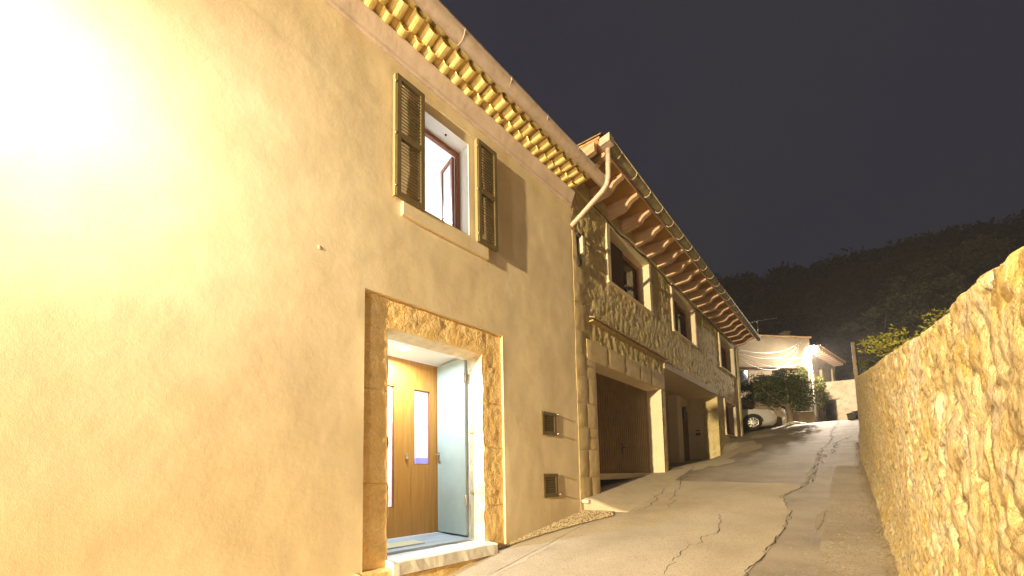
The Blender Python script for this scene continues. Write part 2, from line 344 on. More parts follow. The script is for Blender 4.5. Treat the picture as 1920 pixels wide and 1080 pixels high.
# earth and gravel at the foot of the house
sheet('earth_verge', lambda y: -3.29, lambda y: -3.29+interp([(2.9, .03), (3.6, .16), (4.3, .42), (4.75, .62), (4.95, .5)], y)+.03*fn(y, 0, 0, 6), 2.9, 4.95, .07, EARTH, .016, 10)
m = MB()
for k in range(1500):
    y = 2.95+2.0*math.sqrt(random.random()); wd = interp([(2.9, .03), (3.6, .14), (4.3, .40), (4.75, .60), (4.95, .45)], y)
    x = -3.29+wd*random.random(); r = random.uniform(.005, .014); z = gz(x, y)+.016+r*.4
    b = m.add([(x+r, y, z), (x, y+r*random.uniform(.6, 1.2), z), (x-r, y, z), (x, y-r, z), (x, y, z+r*.7), (x, y, z-r)])
    for t in ((0,1,4),(1,2,4),(2,3,4),(3,0,4),(1,0,5),(2,1,5),(3,2,5),(0,3,5)): m.face([b+i for i in t])
tag(m.build('gravel', PEB), 'loose gravel lying at the foot of the cream house wall', 'gravel', kind='stuff')
m = MB()
for k in range(2200):
    y = random.uniform(1.5, 12); x = wx(y)-abs(random.gauss(0, .05))-.01+.0; r = random.uniform(.003, .012); z = gz(x, y)+.008+r*.4
    b = m.add([(x+r, y, z), (x, y+r*1.4, z), (x-r, y, z), (x, y-r*1.4, z), (x, y, z+r*.7)])
    for t in ((0,1,4),(1,2,4),(2,3,4),(3,0,4)): m.face([b+i for i in t])
m2 = MB()
for k in range(3500):
    y = random.uniform(1.5, 14); x = random.uniform(-3.1, 0) + wx(y); r = random.choice((.0025, .003, .004, .007)); z = gz(x, y)+.009+r*.3
    if x < -3.2: continue
    b = m2.add([(x+r, y, z), (x, y+r*1.3, z), (x-r, y, z), (x, y-r*1.2, z), (x, y, z+r*.7)])
    for t in ((0,1,4),(1,2,4),(2,3,4),(3,0,4)): m2.face([b+i for i in t])
tag(m2.build('road_grit', PEB), 'small loose grit scattered over the lane', 'grit', kind='stuff')
tag(m.build('leaf_litter', EARTH), 'dry leaf litter and grit along the foot of the rubble wall', 'debris', kind='stuff')

# ------------------------------------------------------------------ wall grid with openings
def wall_grid(m, y0, y1, z0, z1, holes, step, disp, depth=.3, X=0, reveal=True, smooth=True):
    ys_ = {round(y0, 4), round(y1, 4)}; zs_ = {round(z0, 4), round(z1, 4)}
    for a, b, c, d in holes: ys_ |= {round(a, 4), round(b, 4)}; zs_ |= {round(c, 4), round(d, 4)}
    def fill(S, lo, hi):
        S = sorted(v for v in S if lo-1e-6 <= v <= hi+1e-6); o = []
        for a, b in zip(S, S[1:]): o += lines(a, b, step)
        return o+[S[-1]]
    Y = fill(ys_, y0, y1); Z = fill(zs_, z0, z1); nY = len(Y)
    def dd(y, z):
        k = 1.0
        for a, b, c, d in holes:
            dy = max(a-y, y-b, 0); dz = max(c-z, z-d, 0); q = max(dy, dz)
            k = min(k, sstep(0, step*1.6, q))
        return disp(y, z)*k
    base = m.add([(X+dd(y, z), y, z) for z in Z for y in Y])
    for j in range(len(Z)-1):
        for i in range(nY-1):
            yc, zc = (Y[i]+Y[i+1])/2, (Z[j]+Z[j+1])/2
            if any(a < yc < b and c < zc < d for a, b, c, d in holes): continue
            k = base+j*nY+i; m.face((k, k+1, k+nY+1, k+nY), smooth)
    if reveal:
        for a, b, c, d in holes:
            m.quad((X, a, c), (X, a, d), (X-depth, a, d), (X-depth, a, c)); m.quad((X, b, d), (X, b, c), (X-depth, b, c), (X-depth, b, d))
            m.quad((X, a, d), (X, b, d), (X-depth, b, d), (X-depth, a, d)); m.quad((X, b, c), (X, a, c), (X-depth, a, c), (X-depth, b, c))
def blocks(m, y0, y1, z0, z1, rows, x0, x1, cols_=1, gap=.006, rnd=.15, dispamp=.006, sub=4):
    """courses of dressed stone, each block slightly uneven"""
    zc = z0
    for r_ in range(rows):
        h = (z1-z0)/rows; za = z0+h*r_; zb = za+h
        off = random.uniform(-.2, .2) if cols_ > 1 else 0
        cuts = [y0]+[y0+(y1-y0)*(k+off*.6+(.25 if r_ % 2 and cols_ > 1 else 0))/cols_ for k in range(1, cols_)]+[y1]
        for a, b in zip(cuts, cuts[1:]):
            xx = x1+random.uniform(-.004, .004)
            ny = max(2, int((b-a)/.06)); nz_ = max(2, int((zb-za)/.06)); st = len(m.v)
            for j in range(nz_+1):
                for i in range(ny+1):
                    u, v = i/ny, j/nz_; yy = a+gap/2+(b-a-gap)*u; zz = za+gap/2+(h-gap)*v
                    e = min(u, 1-u)*(b-a), min(v, 1-v)*h; ed = sstep(0, .025, min(e))
                    m.add([(xx-.012*(1-ed)+dispamp*ed*fn(yy, zz, a*3, 9), yy, zz)])
            for j in range(nz_):
                for i in range(ny): k = st+j*(ny+1)+i; m.face((k, k+1, k+ny+2, k+ny+1), True)
    m.box(x0, x1-.014, y0+.001, y1-.001, z0+.001, z1-.001)

def frame(m, x0, x1, y0, y1, z0, z1, t): 
    m.box(x0, x1, y0, y0+t, z0, z1); m.box(x0, x1, y1-t, y1, z0, z1); m.box(x0, x1, y0+t, y1-t, z1-t, z1); m.box(x0, x1, y0+t, y1-t, z0, z0+t)

# ------------------------------------------------------------------ HOUSE 1
H1 = empty('rendered_house', (-3.3, 0, 0), 0, 'cream rendered house with lit stone doorway, open upper window and olive louvred shutters', 'house')
def d1(y, z): return .011*fn(y, z, 0, .7, 2)+.0035*fn(y, z, 7, 3.2, 3)
m = MB()
HD = (1.42, 3.23, -.6, 3.20); HW = (2.03, 2.70, 4.31, 5.48)
wall_grid(m, -7, 4.84, -2.0, 5.80, [HD, HW], .045, d1, .05, 0, reveal=False)
# window reveal
a, b, c, d = HW
m.mat = 1
m.quad((0, a, c), (0, a, d), (-.19, a, d), (-.19, a, c)); m.quad((0, b, d), (0, b, c), (-.19, b, c), (-.19, b, d))
m.quad((0, a, d), (0, b, d), (-.19, b, d), (-.19, a, d)); m.quad((0, b, c), (0, a, c), (-.19, a, c), (-.19, b, c))
m.mat = 0
a, b, c, d = HD
m.quad((0, a, c), (0, a, d), (-.06, a, d), (-.06, a, c)); m.quad((0, b, d), (0, b, c), (-.06, b, c), (-.06, b, d)); m.quad((0, a, d), (0, b, d), (-.06, b, d), (-.06, a, d))
# sides, back, top closure
m.quad((0, 4.84, -2), (0, 4.84, 5.8), (-8, 4.84, 8.0), (-8, 4.84, -2)); m.quad((0, -7, 5.8), (0, -7, -2), (-8, -7, -2), (-8, -7, 8.0))
m.quad((-8, -7, -2), (-8, 4.84, -2), (-8, 4.84, 8.0), (-8, -7, 8.0))
m.build('wall', [STUC, WHITE], H1)
# raised plaster band round the doorway edge and round the window recess
m = MB(); m.box(-.01, .010, 1.82, 1.83, 5.57, 5.66); m.box(-.01, .010, 2.85, 2.865, 4.42, 5.62); m.box(-.01, .010, 1.83, 2.865, 5.62, 5.635)
m.build('window_recess_edge', STUC, H1, .004)
m = MB()
m.lathe([(.020, -.008), (.018, .0), (.008, .003), (.001, .004)], 0, 0, 7)
ch = m.build('plaster_chip', STUC, H1); ch.location = (.008, 1.01, 3.42); ch.rotation_euler = (0, R(90), 0)
# stone door surround
def dsur(y, z): return .007*fn(y, z, 2, 4, 3)+.010*fn(y, z, 8, 16, 4)
m = MB()
wall_grid(m, 1.421, 3.229, -.3, 3.199, [(1.67, 2.91, -.31, 2.89)], .03, dsur, .26, -.035, reveal=False)
def jamb(yc, s_, z0, z1):
    n1, n2 = 10, int((z1-z0)/.04); st = len(m.v)
    for j in range(n2+1):
        for i in range(n1+1):
            x = -.035-.27*i/n1; z = z0+(z1-z0)*j/n2
            m.add([(x, yc+(ej(z)*sstep(2.89, 2.8, z)*max(0, 1-i/3) if s_ > 0 else -.006*fn(z, 1, 0, 6)*max(0, 1-i/3))+s_*(.010*fn(x, z, 3, 6)*min(1, i/2)), z)])
    for j in range(n2):
        for i in range(n1): k = st+j*(n1+1)+i; m.face((k, k+1, k+n1+2, k+n1+1), True)
def ej(z): return .022*fn(z, 4, 0, 2.2)+.012*fn(z, 8, 0, 9)+.014*max(0, 1-abs(z-1.75)/.09)
for i, (x, y, z) in enumerate(m.v):
    if abs(y-2.91) < .002 and z < 2.88: m.v[i] = (x-.004, y+ej(z)*sstep(2.89, 2.8, z), z)
    elif abs(y-1.67) < .002 and z < 2.88: m.v[i] = (x, y-.006*fn(z, 1, 0, 6), z)
m.build('door_surround', SAND, H1)
m = MB(); jamb(2.91, 1, .5, 2.90); jamb(1.67, 1, .3, 2.90)
st = len(m.v)
for j in range(11):
    for i in range(31): x = -.035-.27*j/10; y = 1.67+1.24*i/30; m.add([(x, y, 2.89+.008*fn(x, y, 1, 7)*min(1, j/2))])
for j in range(10):
    for i in range(30): k = st+j*31+i; m.face((k, k+1, k+32, k+31), True)
m.build('door_reveal', SANDP, H1)
# block joints cut in the surround
for z, y0_, y1_ in [(1.35, 1.43, 1.67), (2.25, 1.43, 1.67), (2.86, 1.43, 1.67), (1.05, 2.92, 3.22), (1.75, 2.92, 3.22), (2.30, 2.92, 3.22)]:
    m = MB(); m.tube([(-.034, y0_+(y1_-y0_)*t/6, z+.012*fn(t, z, 0, 1.7)) for t in range(7)], .0045, 5); m.build('mortar_joint', TILEO, H1)
for z in (1.20, 1.95, 2.33): m = MB(); m.tube([(-.04-.25*t/6, 2.910, z+.01*fn(t, z, 2, 1.7)) for t in range(7)], .004, 5); m.build('mortar_joint', TILEO, H1)
# threshold and step
m = MB()
def rough_slab(x0, x1, y0, y1, z0, z1, n=24, skew=.0):
    st = len(m.v); k3 = [x0, x0+(x1-x0)*.5, x1-.01, x1, x1, x1]
    zz = [z1, z1, z1, z1-.012, z0+.01, z0]
    for i in range(n+1):
        y = y0+(y1-y0)*i/n
        for x, z in zip(k3, zz): m.add([(x+(.012*fn(y, z, 1, 6) if x > x0 else 0), y, z+(.006*fn(x, y, 1, 7) if z > z0+.02 else 0))])
    for i in range(n):
        for j in range(5): k = st+i*6+j; m.face((k, k+1, k+7, k+6), j < 3)
    m.face([st+j for j in range(6)]); m.face([st+n*6+j for j in range(6)][::-1])
rough_slab(-.22, .13, 1.66, 2.96, .50, .625)
m.build('threshold', SLAB, H1)
m = MB(); rough_slab(-.03, .105, 1.67, 2.98, .18, .498); m.build('step', SAND, H1)
m = MB(); rough_slab(-.03, .10, 1.36, 1.66, .10, .56, 8); m.build('step_stone', SAND, H1)
# vestibule
m = MB()
y0v, y1v, xb = 1.60, 2.96, -.98
m.mat = 0; m.quad((-.305, y0v, 2.955), (-.305, y1v, 2.955), (xb, y1v, 2.955), (xb, y0v, 2.955))
m.quad((-.33, y1v, .6), (-.33, y1v, 2.955), (xb, y1v, 2.955), (xb, y1v, .6)); m.quad((-.33, y0v, 2.955), (-.33, y0v, .6), (xb, y0v, .6), (xb, y0v, 2.955))
m.box(-.36, -.306, 1.55, 1.674, .6, 2.97); m.box(-.36, -.306, 2.912, 3.0, .6, 2.97); m.box(-.36, -.306, 1.6, 3.0, 2.893, 2.97)
m.build('vestibule_wall', WHITE, H1)
m = MB(); m.box(xb, -.221, y0v, y1v, .60, .652); m.build('vestibule_floor', FLOORT, H1)
# wooden inner door with two tall glazed slots
m = MB()
SL = [(1.98, 2.23, 1.03, 2.57), (2.52, 2.76, 1.57, 2.57)]
wall_grid(m, y0v, y1v, .655, 2.95, SL, .4, lambda y, z: 0, .045, xb+.01)
wdoor = m.build('inner_door', WOOD, H1)
GSL = glass('frosted_slot', (1, .97, .95), .1)
for a, b, c, d in SL:
    m = MB(); m.box(xb-.030, xb-.024, a, b, c, d); m.build('glass_pane', GSL, wdoor)
    m = MB(); frame(m, xb-.020, xb-.004, a, b, c, d, .012); m.build('glazing_bead', WOODR, wdoor)
m = MB(); m.box(xb+.012, xb+.028, 2.385, 2.42, 1.64, 1.71); m.tube([(xb+.028, 2.40, 1.69), (xb+.05, 2.40, 1.69)], .008); m.build('lock', METAL, wdoor, .002)
for y in (2.47, 2.90): m = MB(); m.box(xb+.0105, xb+.012, y, y+.002, .66, 2.95); m.build('board_joint', WOODR, wdoor)
# room behind the slots
m = MB(); m.mat = 0
m.quad((-2.6, 1.0, .6), (-2.6, 4.3, .6), (-2.6, 4.3, 3.1), (-2.6, 1.0, 3.1)); m.quad((xb-.05, 1, 3.1), (-2.6, 1, 3.1), (-2.6, 4.3, 3.1), (xb-.05, 4.3, 3.1))
m.quad((xb-.05, 1, .6), (xb-.05, 4.3, .6), (-2.6, 4.3, .6), (-2.6, 1, .6)); m.quad((xb-.05, 4.3, .6), (xb-.05, 4.3, 3.1), (-2.6, 4.3, 3.1), (-2.6, 4.3, .6)); m.quad((xb-.05, 1, 3.1), (xb-.05, 1, .6), (-2.6, 1, .6), (-2.6, 1, 3.1))
m.quad((xb-.05, y0v, 3.1), (xb-.05, 1, 3.1), (xb-.05, 1, .6), (xb-.05, y0v, .6)); m.quad((xb-.05, y1v, .6), (xb-.05, 4.3, .6), (xb-.05, 4.3, 3.1), (xb-.05, y1v, 3.1))
m.build('hall_room', WHITE, H1)
pk = mat('pink_tile', (.66, .46, .42), (.72, .52, .47), 3, .6); bl = mat('blue_bench', (.16, .18, .62), (.22, .24, .75), 3, .6)
m = MB(); m.box(-2.55, -2.52, 2.9, 4.2, .7, 2.35); m.build('pink_panel', pk, H1)
m = MB(); m.box(-2.5, -2.0, 3.15, 4.25, .7, 1.73); tag(m.build('blue_counter', bl, None, .01, 1, (-3.3, 0, 0)), 'blue counter in the hall seen through the inner door glass', 'counter')
# green door leaves
def leaf_door(hy, sgn):
    m = MB(); y0_, y1_ = (hy, hy+.04); m.box(-.955, -.335, y0_, y1_, .672, 2.94)
    lf = m.build('door_leaf', GREEN, H1, .004)
    yi = y0_ if sgn > 0 else y1_; s_ = -1 if sgn > 0 else 1
    m = MB(); m.box(-.93, -.89, min(yi, yi+s_*.008), max(yi, yi+s_*.008), 1.60, 1.74); m.tube([(-.91, yi, 1.70), (-.91, yi+s_*.05, 1.70), (-.845, yi+s_*.055, 1.70)], .009)
    m.build('handle', METAL, lf)
    for z in (1.05, 2.60): m = MB(); m.tube([(-.322, yi+s_*.012, z), (-.322, yi+s_*.012, z+.12)], .011); m.box(-.345, -.31, min(yi, yi+s_*.012), max(yi, yi+s_*.012), z, z+.12); m.build('hinge', METAL, lf)
leaf_door(2.868, 1); leaf_door(1.69, -1)
# recessed ceiling spot
SPG = emit('spot_glow', (1, .98, .92), 25)
for y in (2.18, 1.85): m = MB(); m.lathe([(.045, 2.945), (.045, 2.9535)], -.62, y, 20); m.build('ceiling_spot', SPG, H1)
for y in (2.18,):
    ld = bpy.data.lights.new('spot_light', 'AREA'); ld.shape = 'DISK'; ld.size = .10; ld.energy = 46; ld.color = (.72, .87, 1); ld.spread = R(170)
    lo = bpy.data.objects.new('spot_light', ld); col.objects.link(lo); lo.parent = H1; lo.location = (-.62, y, 2.94)
ld = bpy.data.lights.new('hall_light', 'AREA'); ld.size = .6; ld.energy = 100; ld.color = (1, .96, .94); lo = bpy.data.objects.new('hall_light', ld); col.objects.link(lo); lo.parent = H1; lo.location = (-1.8, 2.7, 3.05)
# doormat
m = MB(); m.box(-.62, -.36, 1.80, 2.30, .653, .668)
tag(m.build('doormat', mat('coir', (.52, .45, .28), (.62, .54, .36), 60, .95, [(180, 1, .006)]), None, .004, 1, (-3.3, 0, 0)), 'straw coloured doormat on the lit grey floor inside the doorway', 'doormat')

# upper window
m = MB(); xw = -.175
frame(m, xw-.05, xw, 2.032, 2.698, 4.312, 5.478, .045)
uw = m.build('window', WOODR, H1, .004)
def sash(hy, ang):
    m = MB(); frame(m, -.02, .02, 0, .30, 0, 1.04, .045)
    o = m.build('sash', WOODR, uw, .004); o.location = (xw-.03, hy, 4.37); o.rotation_euler = (0, 0, ang)
    m = MB(); m.box(-.004, .004, .046, .254, .046, .994); p = m.build('pane', PANEW, uw); p.location = o.location; p.rotation_euler = o.rotation_euler
sash(2.62, R(84)); sash(2.10, R(98))
m = MB(); m.box(0, .045, 1.79, 2.975, 4.10, 4.27); m.build('window_sill', STUC, H1, .006)
m = MB(); m.box(-.23, -.002, 2.031, 2.699, 4.275, 4.311); m.build('inner_sill', STUCP, H1)
# upper room
m = MB()
def room(x0, x1, y0, y1, z0, z1, hole):
    m.quad((x1, y0, z0), (x1, y1, z0), (x1, y1, z1), (x1, y0, z1)); m.quad((x0, y0, z0), (x0, y1, z0), (x1, y1, z0), (x1, y0, z0)); m.quad((x0, y0, z1), (x1, y0, z1), (x1, y1, z1), (x0, y1, z1))
    m.quad((x0, y0, z0), (x1, y0, z0), (x1, y0, z1), (x0, y0, z1)); m.quad((x0, y1, z0), (x0, y1, z1), (x1, y1, z1), (x1, y1, z0))
    a, b, c, d = hole
    m.quad((x0, y0, z0), (x0, y0, z1), (x0, a, z1), (x0, a, z0)); m.quad((x0, b, z0), (x0, b, z1), (x0, y1, z1), (x0, y1, z0)); m.quad((x0, a, z0), (x0, a, c), (x0, b, c), (x0, b, z0)); m.quad((x0, a, d), (x0, a, z1), (x0, b, z1), (x0, b, d))
room(-.231, -3.2, .6, 4.3, 3.3, 5.75, HW)
m.build('upper_room', WHITE, H1)
ld = bpy.data.lights.new('room_light', 'AREA'); ld.size = .5; ld.energy = 110; ld.color = (.90, .93, 1); lo = bpy.data.objects.new('room_light', ld); col.objects.link(lo); lo.parent = H1; lo.location = (-1.6, 2.2, 5.65)
m = MB(); m.lathe([(.006, 5.465), (.014, 5.478)], -.08, 2.42, 8); m.build('reveal_hook', DARKM, H1)
# shutters
def shutter(y0, y1, hinge_left):
    z0, z1 = 4.24, 5.57; x0, x1 = .045, .085; st = .05
    m = MB(); frame(m, x0, x1, y0, y1, z0, z1, st); m.box(x0, x1, y0+st, y1-st, 4.88, 4.94)
    s_ = m.build('shutter', SHUT, H1, .003)
    m = MB()
    for (a, b) in ((z0+st, 4.88), (4.94, z1-st)):
        n = int((b-a)/.036)
        for k in range(n):
            z = a+(b-a)*(k+.5)/n
            m.hexa([(x0+.004, y0+st, z+.012), (x1-.004, y0+st, z-.016), (x1-.004, y1-st, z-.016), (x0+.004, y1-st, z+.012), (x0+.004, y0+st, z+.018), (x1-.004, y0+st, z-.010), (x1-.004, y1-st, z-.010), (x0+.004, y1-st, z+.018)])
    m.build('louvre', SHUT, s_)
    m = MB(); yy = y0-.012 if hinge_left else y0-.012
    m.box(x0-.02, x1-.012, y0-.016, y0-.002, z0, z1)
    m.build('edge_rail', SHUTL, s_, .002)
    for z in (z0+.10, (z0+z1)/2, z1-.1): m = MB(); m.tube([(x1-.004, y0-.010, z-.012), (x1-.004, y0-.010, z+.012)], .007, 8); m.build('hinge_pin', METAL, s_)
    for z in (z0+.12, z1-.12): m = MB(); m.tube([(.0, y1-.05, z), (x0, y1-.05, z)], .008, 6); m.build('wall_stay', METAL, s_)
shutter(1.70, 2.03, True); shutter(2.79, 3.105, False)
# vents
for z in (1.09, 1.97):
    m = MB(); frame(m, .0, .022, 3.96, 4.28, z, z+.33, .05); v_ = m.build('vent', SHUT, H1, .003)
    m = MB(); m.box(.001, .004, 4.01, 4.23, z+.05, z+.28)
    for k in range(7):
        zz = z+.052+k*.033; m.hexa([(.004, 4.01, zz+.018), (.02, 4.01, zz), (.02, 4.23, zz), (.004, 4.23, zz+.018), (.004, 4.01, zz+.023), (.02, 4.01, zz+.005), (.02, 4.23, zz+.005), (.004, 4.23, zz+.023)])
    m.build('vent_slat', SHUT, v_)
    for zz in (z+.03, z+.31): m = MB(); m.tube([(-.01, 4.30, zz), (.055, 4.30, zz)], .010, 8); m.build('vent_pin', METAL, v_)
# cornice band
m = MB(); prof = [(-.02, 5.79), (.015, 5.785), (.03, 5.80), (.035, 5.83), (.095, 5.955), (.10, 5.975), (.10, 5.99), (-.02, 5.99)]
n = 60
st = len(m.v)
for i in range(n+1):
    y = -7+(11.84)*i/n; m.add([(p[0]+.004*fn(y, p[1], 0, 3), y, p[1]) for p in prof])
for i in range(n):
    for j in range(len(prof)-1): k = st+i*len(prof)+j; m.face((k, k+1, k+1+len(prof), k+len(prof)), False)
m.face([st+j for j in range(len(prof))]); m.face([st+n*len(prof)+j for j in range(len(prof))][::-1])
m.build('cornice', CORN, H1)
# decorative eave of stacked tiles
def eave_row(x1, zc, r, y_start, y_end, pitch, drop, name):
    m = MB(); k = 0; y = y_start; th = .012
    while y < y_end:
        jit = random.uniform(-.010, .010); tilt = random.uniform(-.02, .02); rr = r*random.uniform(.92, 1.06); xe = x1+random.choice((random.uniform(-.010, .010), random.uniform(-.028, .012)))
        st = len(m.v); S = 8
        for x, dz_ in ((.02, .0), (xe, -drop)):
            for rad in (rr, rr-th):
                for a in range(S+1):
                    t = math.pi+math.pi*a/S; m.add([(x, y+jit+rad*math.cos(t)*1.05, zc+dz_+tilt*(a/S-.5)+rad*math.sin(t)*.85)])
        Q = S+1
        for a in range(S):
            m.face((st+a, st+a+1, st+2*Q+a+1, st+2*Q+a)); m.face((st+Q+a+1, st+Q+a, st+3*Q+a, st+3*Q+a+1)); m.face((st+2*Q+a, st+2*Q+a+1, st+3*Q+a+1, st+3*Q+a))
        y += pitch
    return m
m = MB()
y0e = -7.0; pitch = .1745
eave_row(.20, 6.035, .056, y0e, 4.80, pitch, .012, '').build('eave_tile', TILEY, H1)
eave_row(.335, 6.105, .064, y0e+pitch/2, 4.86, pitch, .015, '').build('eave_tile', TILEY, H1)
eave_row(.47, 6.175, .064, y0e, 4.88, pitch, .018, '').build('eave_tile', TILEY, H1)
m = MB(); m.box(-.02, .165, -7, 4.83, 6.034, 6.06); m.box(-.02, .30, -7, 4.85, 6.104, 6.13); m.box(-.02, .44, -7, 4.87, 6.172, 6.20)
m.build('eave_mortar', TILEO, H1)
# roof tiles
def roof_tiles(m, x_out, z_out, x_in, z_in, y0, y1, pitch, r=.075):
    y = y0; S = 6
    while y < y1:
        st = len(m.v)
        for x, z in ((x_out, z_out), (x_in, z_in)):
            for a in range(S+1): t = math.pi*a/S; m.add([(x, y+r*math.cos(t), z+r*math.sin(t)*.8)])
            for a in range(S+1): t = math.pi*a/S; m.add([(x, y+(r-.014)*math.cos(t), z+(r-.014)*math.sin(t)*.8)])
        Q = S+1
        for a in range(S): m.face((st+a, st+a+1, st+2*Q+a+1, st+2*Q+a), True); m.face((st+a, st+Q+a, st+Q+a+1, st+a+1))
        y += pitch
m = MB(); m.hexa([(.40, -7, 6.204), (.40, 4.86, 6.204), (-4.2, 4.86, 7.62), (-4.2, -7, 7.62), (.40, -7, 6.235), (.40, 4.86, 6.235), (-4.2, 4.86, 7.69), (-4.2, -7, 7.69)])
roof_tiles(m, .36, 6.245, -4.2, 7.66, -6.95, 4.85, pitch, .065)
m.build('roof', TERRA, H1)
# gutter: half-round with brackets
def gutter(m, p0, p1, r, outward, seg=10, th=.006):
    p0, p1 = Vector(p0), Vector(p1); st = len(m.v); S = seg; ax = (p1-p0).normalized(); o_ = Vector(outward)
    for p in (p0, p1):
        for rad in (r, r-th):
            for a in range(S+1):
                t = math.pi+math.pi*a/S*1.0; m.add([p+o_*(rad*math.cos(t))+Vector((0, 0, rad*math.sin(t)))])
    Q = S+1
    for a in range(S):
        m.face((st+a, st+a+1, st+2*Q+a+1, st+2*Q+a), True); m.face((st+Q+a+1, st+Q+a, st+3*Q+a, st+3*Q+a+1), True); m.face((st+a, st+Q+a, st+Q+a+1, st+a+1)); m.face((st+2*Q+a, st+2*Q+a+1, st+3*Q+a+1, st+3*Q+a))
    m.face((st, st+Q, st+3*Q, st+2*Q)); m.face((st+S, st+S+2*Q, st+S+3*Q, st+S+Q))
    # end caps
    m.face([st+a for a in range(S+1)]); m.face([st+2*Q+a for a in range(S+1)][::-1])
    m.tube([p0+o_*r+Vector((0, 0, .004)), p1+o_*r+Vector((0, 0, .004))], .009, 6)
m = MB(); gutter(m, (.53, -7, 6.01), (.53, 4.99, 5.97), .078, (1, 0, 0)); gt = m.build('gutter', GUT, H1)
def ring(m, c, r, outward, w_=.014, arc0=math.pi*.98, arc1=math.pi*2.05):
    c = Vector(c); o_ = Vector(outward); P = [c+o_*(r*math.cos(arc0+(arc1-arc0)*k/14))+Vector((0, 0, r*math.sin(arc0+(arc1-arc0)*k/14))) for k in range(15)]; m.tube(P, w_*.5, 5)
for k, y in enumerate([-.1, .75, 1.5, 2.18, 2.86, 3.52, 4.2, 4.9]): m = MB(); ring(m, (.53, y, 5.985), .080, (1, 0, 0)); m.tube([(.45, y, 5.99), (.44, y, 6.17)], .006, 5); m.build('bracket', GUT, gt)
# lamp bracket thing off frame over the lane
SL1 = empty('street_lantern', (-3.3, -1.25, 3.9), 0, 'warm street lantern hung on a thin wire out from the cream house wall', 'street lamp')
m = MB(); m.box(-.01, .02, -.03, .03, 1.56, 1.64); m.tube([(.0, 0, 1.6), (.5, .22, .85), (1.0, .45, .16)], .002, 5); m.tube([(1.0, .45, .16), (2.2, -.3, .5), (3.7, -1.2, 1.0)], .002, 5); m.build('wire', DARKM, SL1)
m = MB(); m.lathe([(.02, .16), (.06, .14), (.19, .05), (.20, .03), (.02, .035)], 1.0, .45, 20); m.build('lamp_hood', DARKM, SL1)
m = MB(); m.lathe([(.03, .02), (.07, -.02), (.055, -.07), (.02, -.09)], 1.0, .45, 16); m.build('bulb', emit('warm_bulb', (1, .8, .5), 30), SL1)
def pt(name, parent, loc, e, c, r=.06):
    ld = bpy.data.lights.new(name, 'POINT'); ld.energy = e; ld.color = c; ld.shadow_soft_size = r
    o = bpy.data.objects.new(name, ld); col.objects.link(o); o.parent = parent; o.location = loc; return o
def spot(name, parent, loc, e, c, target, ang, blend, r=.06):
    ld = bpy.data.lights.new(name, 'SPOT'); ld.energy = e; ld.color = c; ld.spot_size = ang; ld.spot_blend = blend; ld.shadow_soft_size = r
    o = bpy.data.objects.new(name, ld); col.objects.link(o); o.parent = parent; o.location = loc
    o.rotation_euler = Vector(target).to_track_quat('-Z', 'Y').to_euler(); return o
pt('lantern_light', SL1, (1.0, .45, -.16), LAMP_NEAR, (1, .93, .76))
# added pole lamp, unseen behind the camera, to even out the wall light
SL2 = empty('added_lamp', (-1.2, -14, g(-14)), 0, 'added unseen pole lamp down the lane behind the viewer, evening out the light', 'street lamp')
m = MB(); m.tube([(0, 0, -.3), (0, 0, 3), (0, 0, 7.0)], .08, 10, r_end=.05); m.tube([(0, 0, 7.0), (.1, .2, 7.15), (.1, .7, 7.2)], .035, 8); m.build('pole', DARKM, SL2)
m = MB(); m.lathe([(.03, 7.27), (.10, 7.25), (.26, 7.15), (.27, 7.12), (.03, 7.125)], .1, .85, 20); m.build('lamp_hood', DARKM, SL2)
m = MB(); m.lathe([(.03, 7.115), (.10, 7.08), (.08, 7.01), (.03, 6.98)], .1, .85, 16); m.build('bulb', emit('added_lamp_bulb', (1, .8, .5), 30), SL2)
pt('lamp_light', SL2, (.1, .85, 6.9), ADDED_BACK, WARM, .12)

# ------------------------------------------------------------------ HOUSE 2
H2 = empty('stone_house', O2, A2, 'long rubble stone house with brown garage door, dark porch bay and carved rafter eaves', 'house')
def d2(y, z):
    p = Vector((0, y*5.2+.5*fn(y, z, 3, 4), z*3.6+.5*fn(y, z, 9, 4))); dst, _ = noise.voronoi(p); e = dst[1]-dst[0]
    return .010*sstep(0, .5, e)-.010+.013*fn(y*1.6, z, 1, 5)+.013*fn(y*1.5, z, 5, 14)
GAR = (.62, 3.45, .5, 3.30); POR = (3.75, 8.25, .5, 3.83)
W1 = (1.28, 3.08, 4.98, 6.08); W2 = (4.60, 6.28, 4.98, 6.05); W3 = (8.95, 10.75, 4.95, 6.0); W4 = (9.15, 10.55, 2.68, 3.78)
m = MB()
wall_grid(m, 0, 11.40, .2, 6.62, [GAR, POR, W1, W2, W3, W4], .04, d2, .3, 0, reveal=False)
m.mat = 1
for (a, b, c, d) in (W1, W2, W3, W4):
    D = .28
    m.quad((0, a, c), (0, a, d), (-D, a, d), (-D, a, c)); m.quad((0, b, d), (0, b, c), (-D, b, c), (-D, b, d)); m.quad((0, a, d), (0, b, d), (-D, b, d), (-D, a, d)); m.quad((0, b, c), (0, a, c), (-D, a, c), (-D, b, c))
a, b, c, d = GAR; D = .31
m.quad((0, a, c), (0, a, d), (-D, a, d), (-D, a, c)); m.quad((0, b, d), (0, b, c), (-D, b, c), (-D, b, d)); m.quad((0, a, d), (0, b, d), (-D, b, d), (-D, a, d))
a, b, c, d = POR; D = .88
m.quad((0, a, c), (0, a, d), (-D, a, d), (-D, a, c)); m.quad((-.42, b, d), (-.42, b, c), (-D, b, c), (-D, b, d)); m.quad((0, a, d), (0, b, d), (-D, b, d), (-D, a, d)); m.quad((-D, a, c), (-D, a, d), (-D, b, d), (-D, b, c))
m.mat = 0
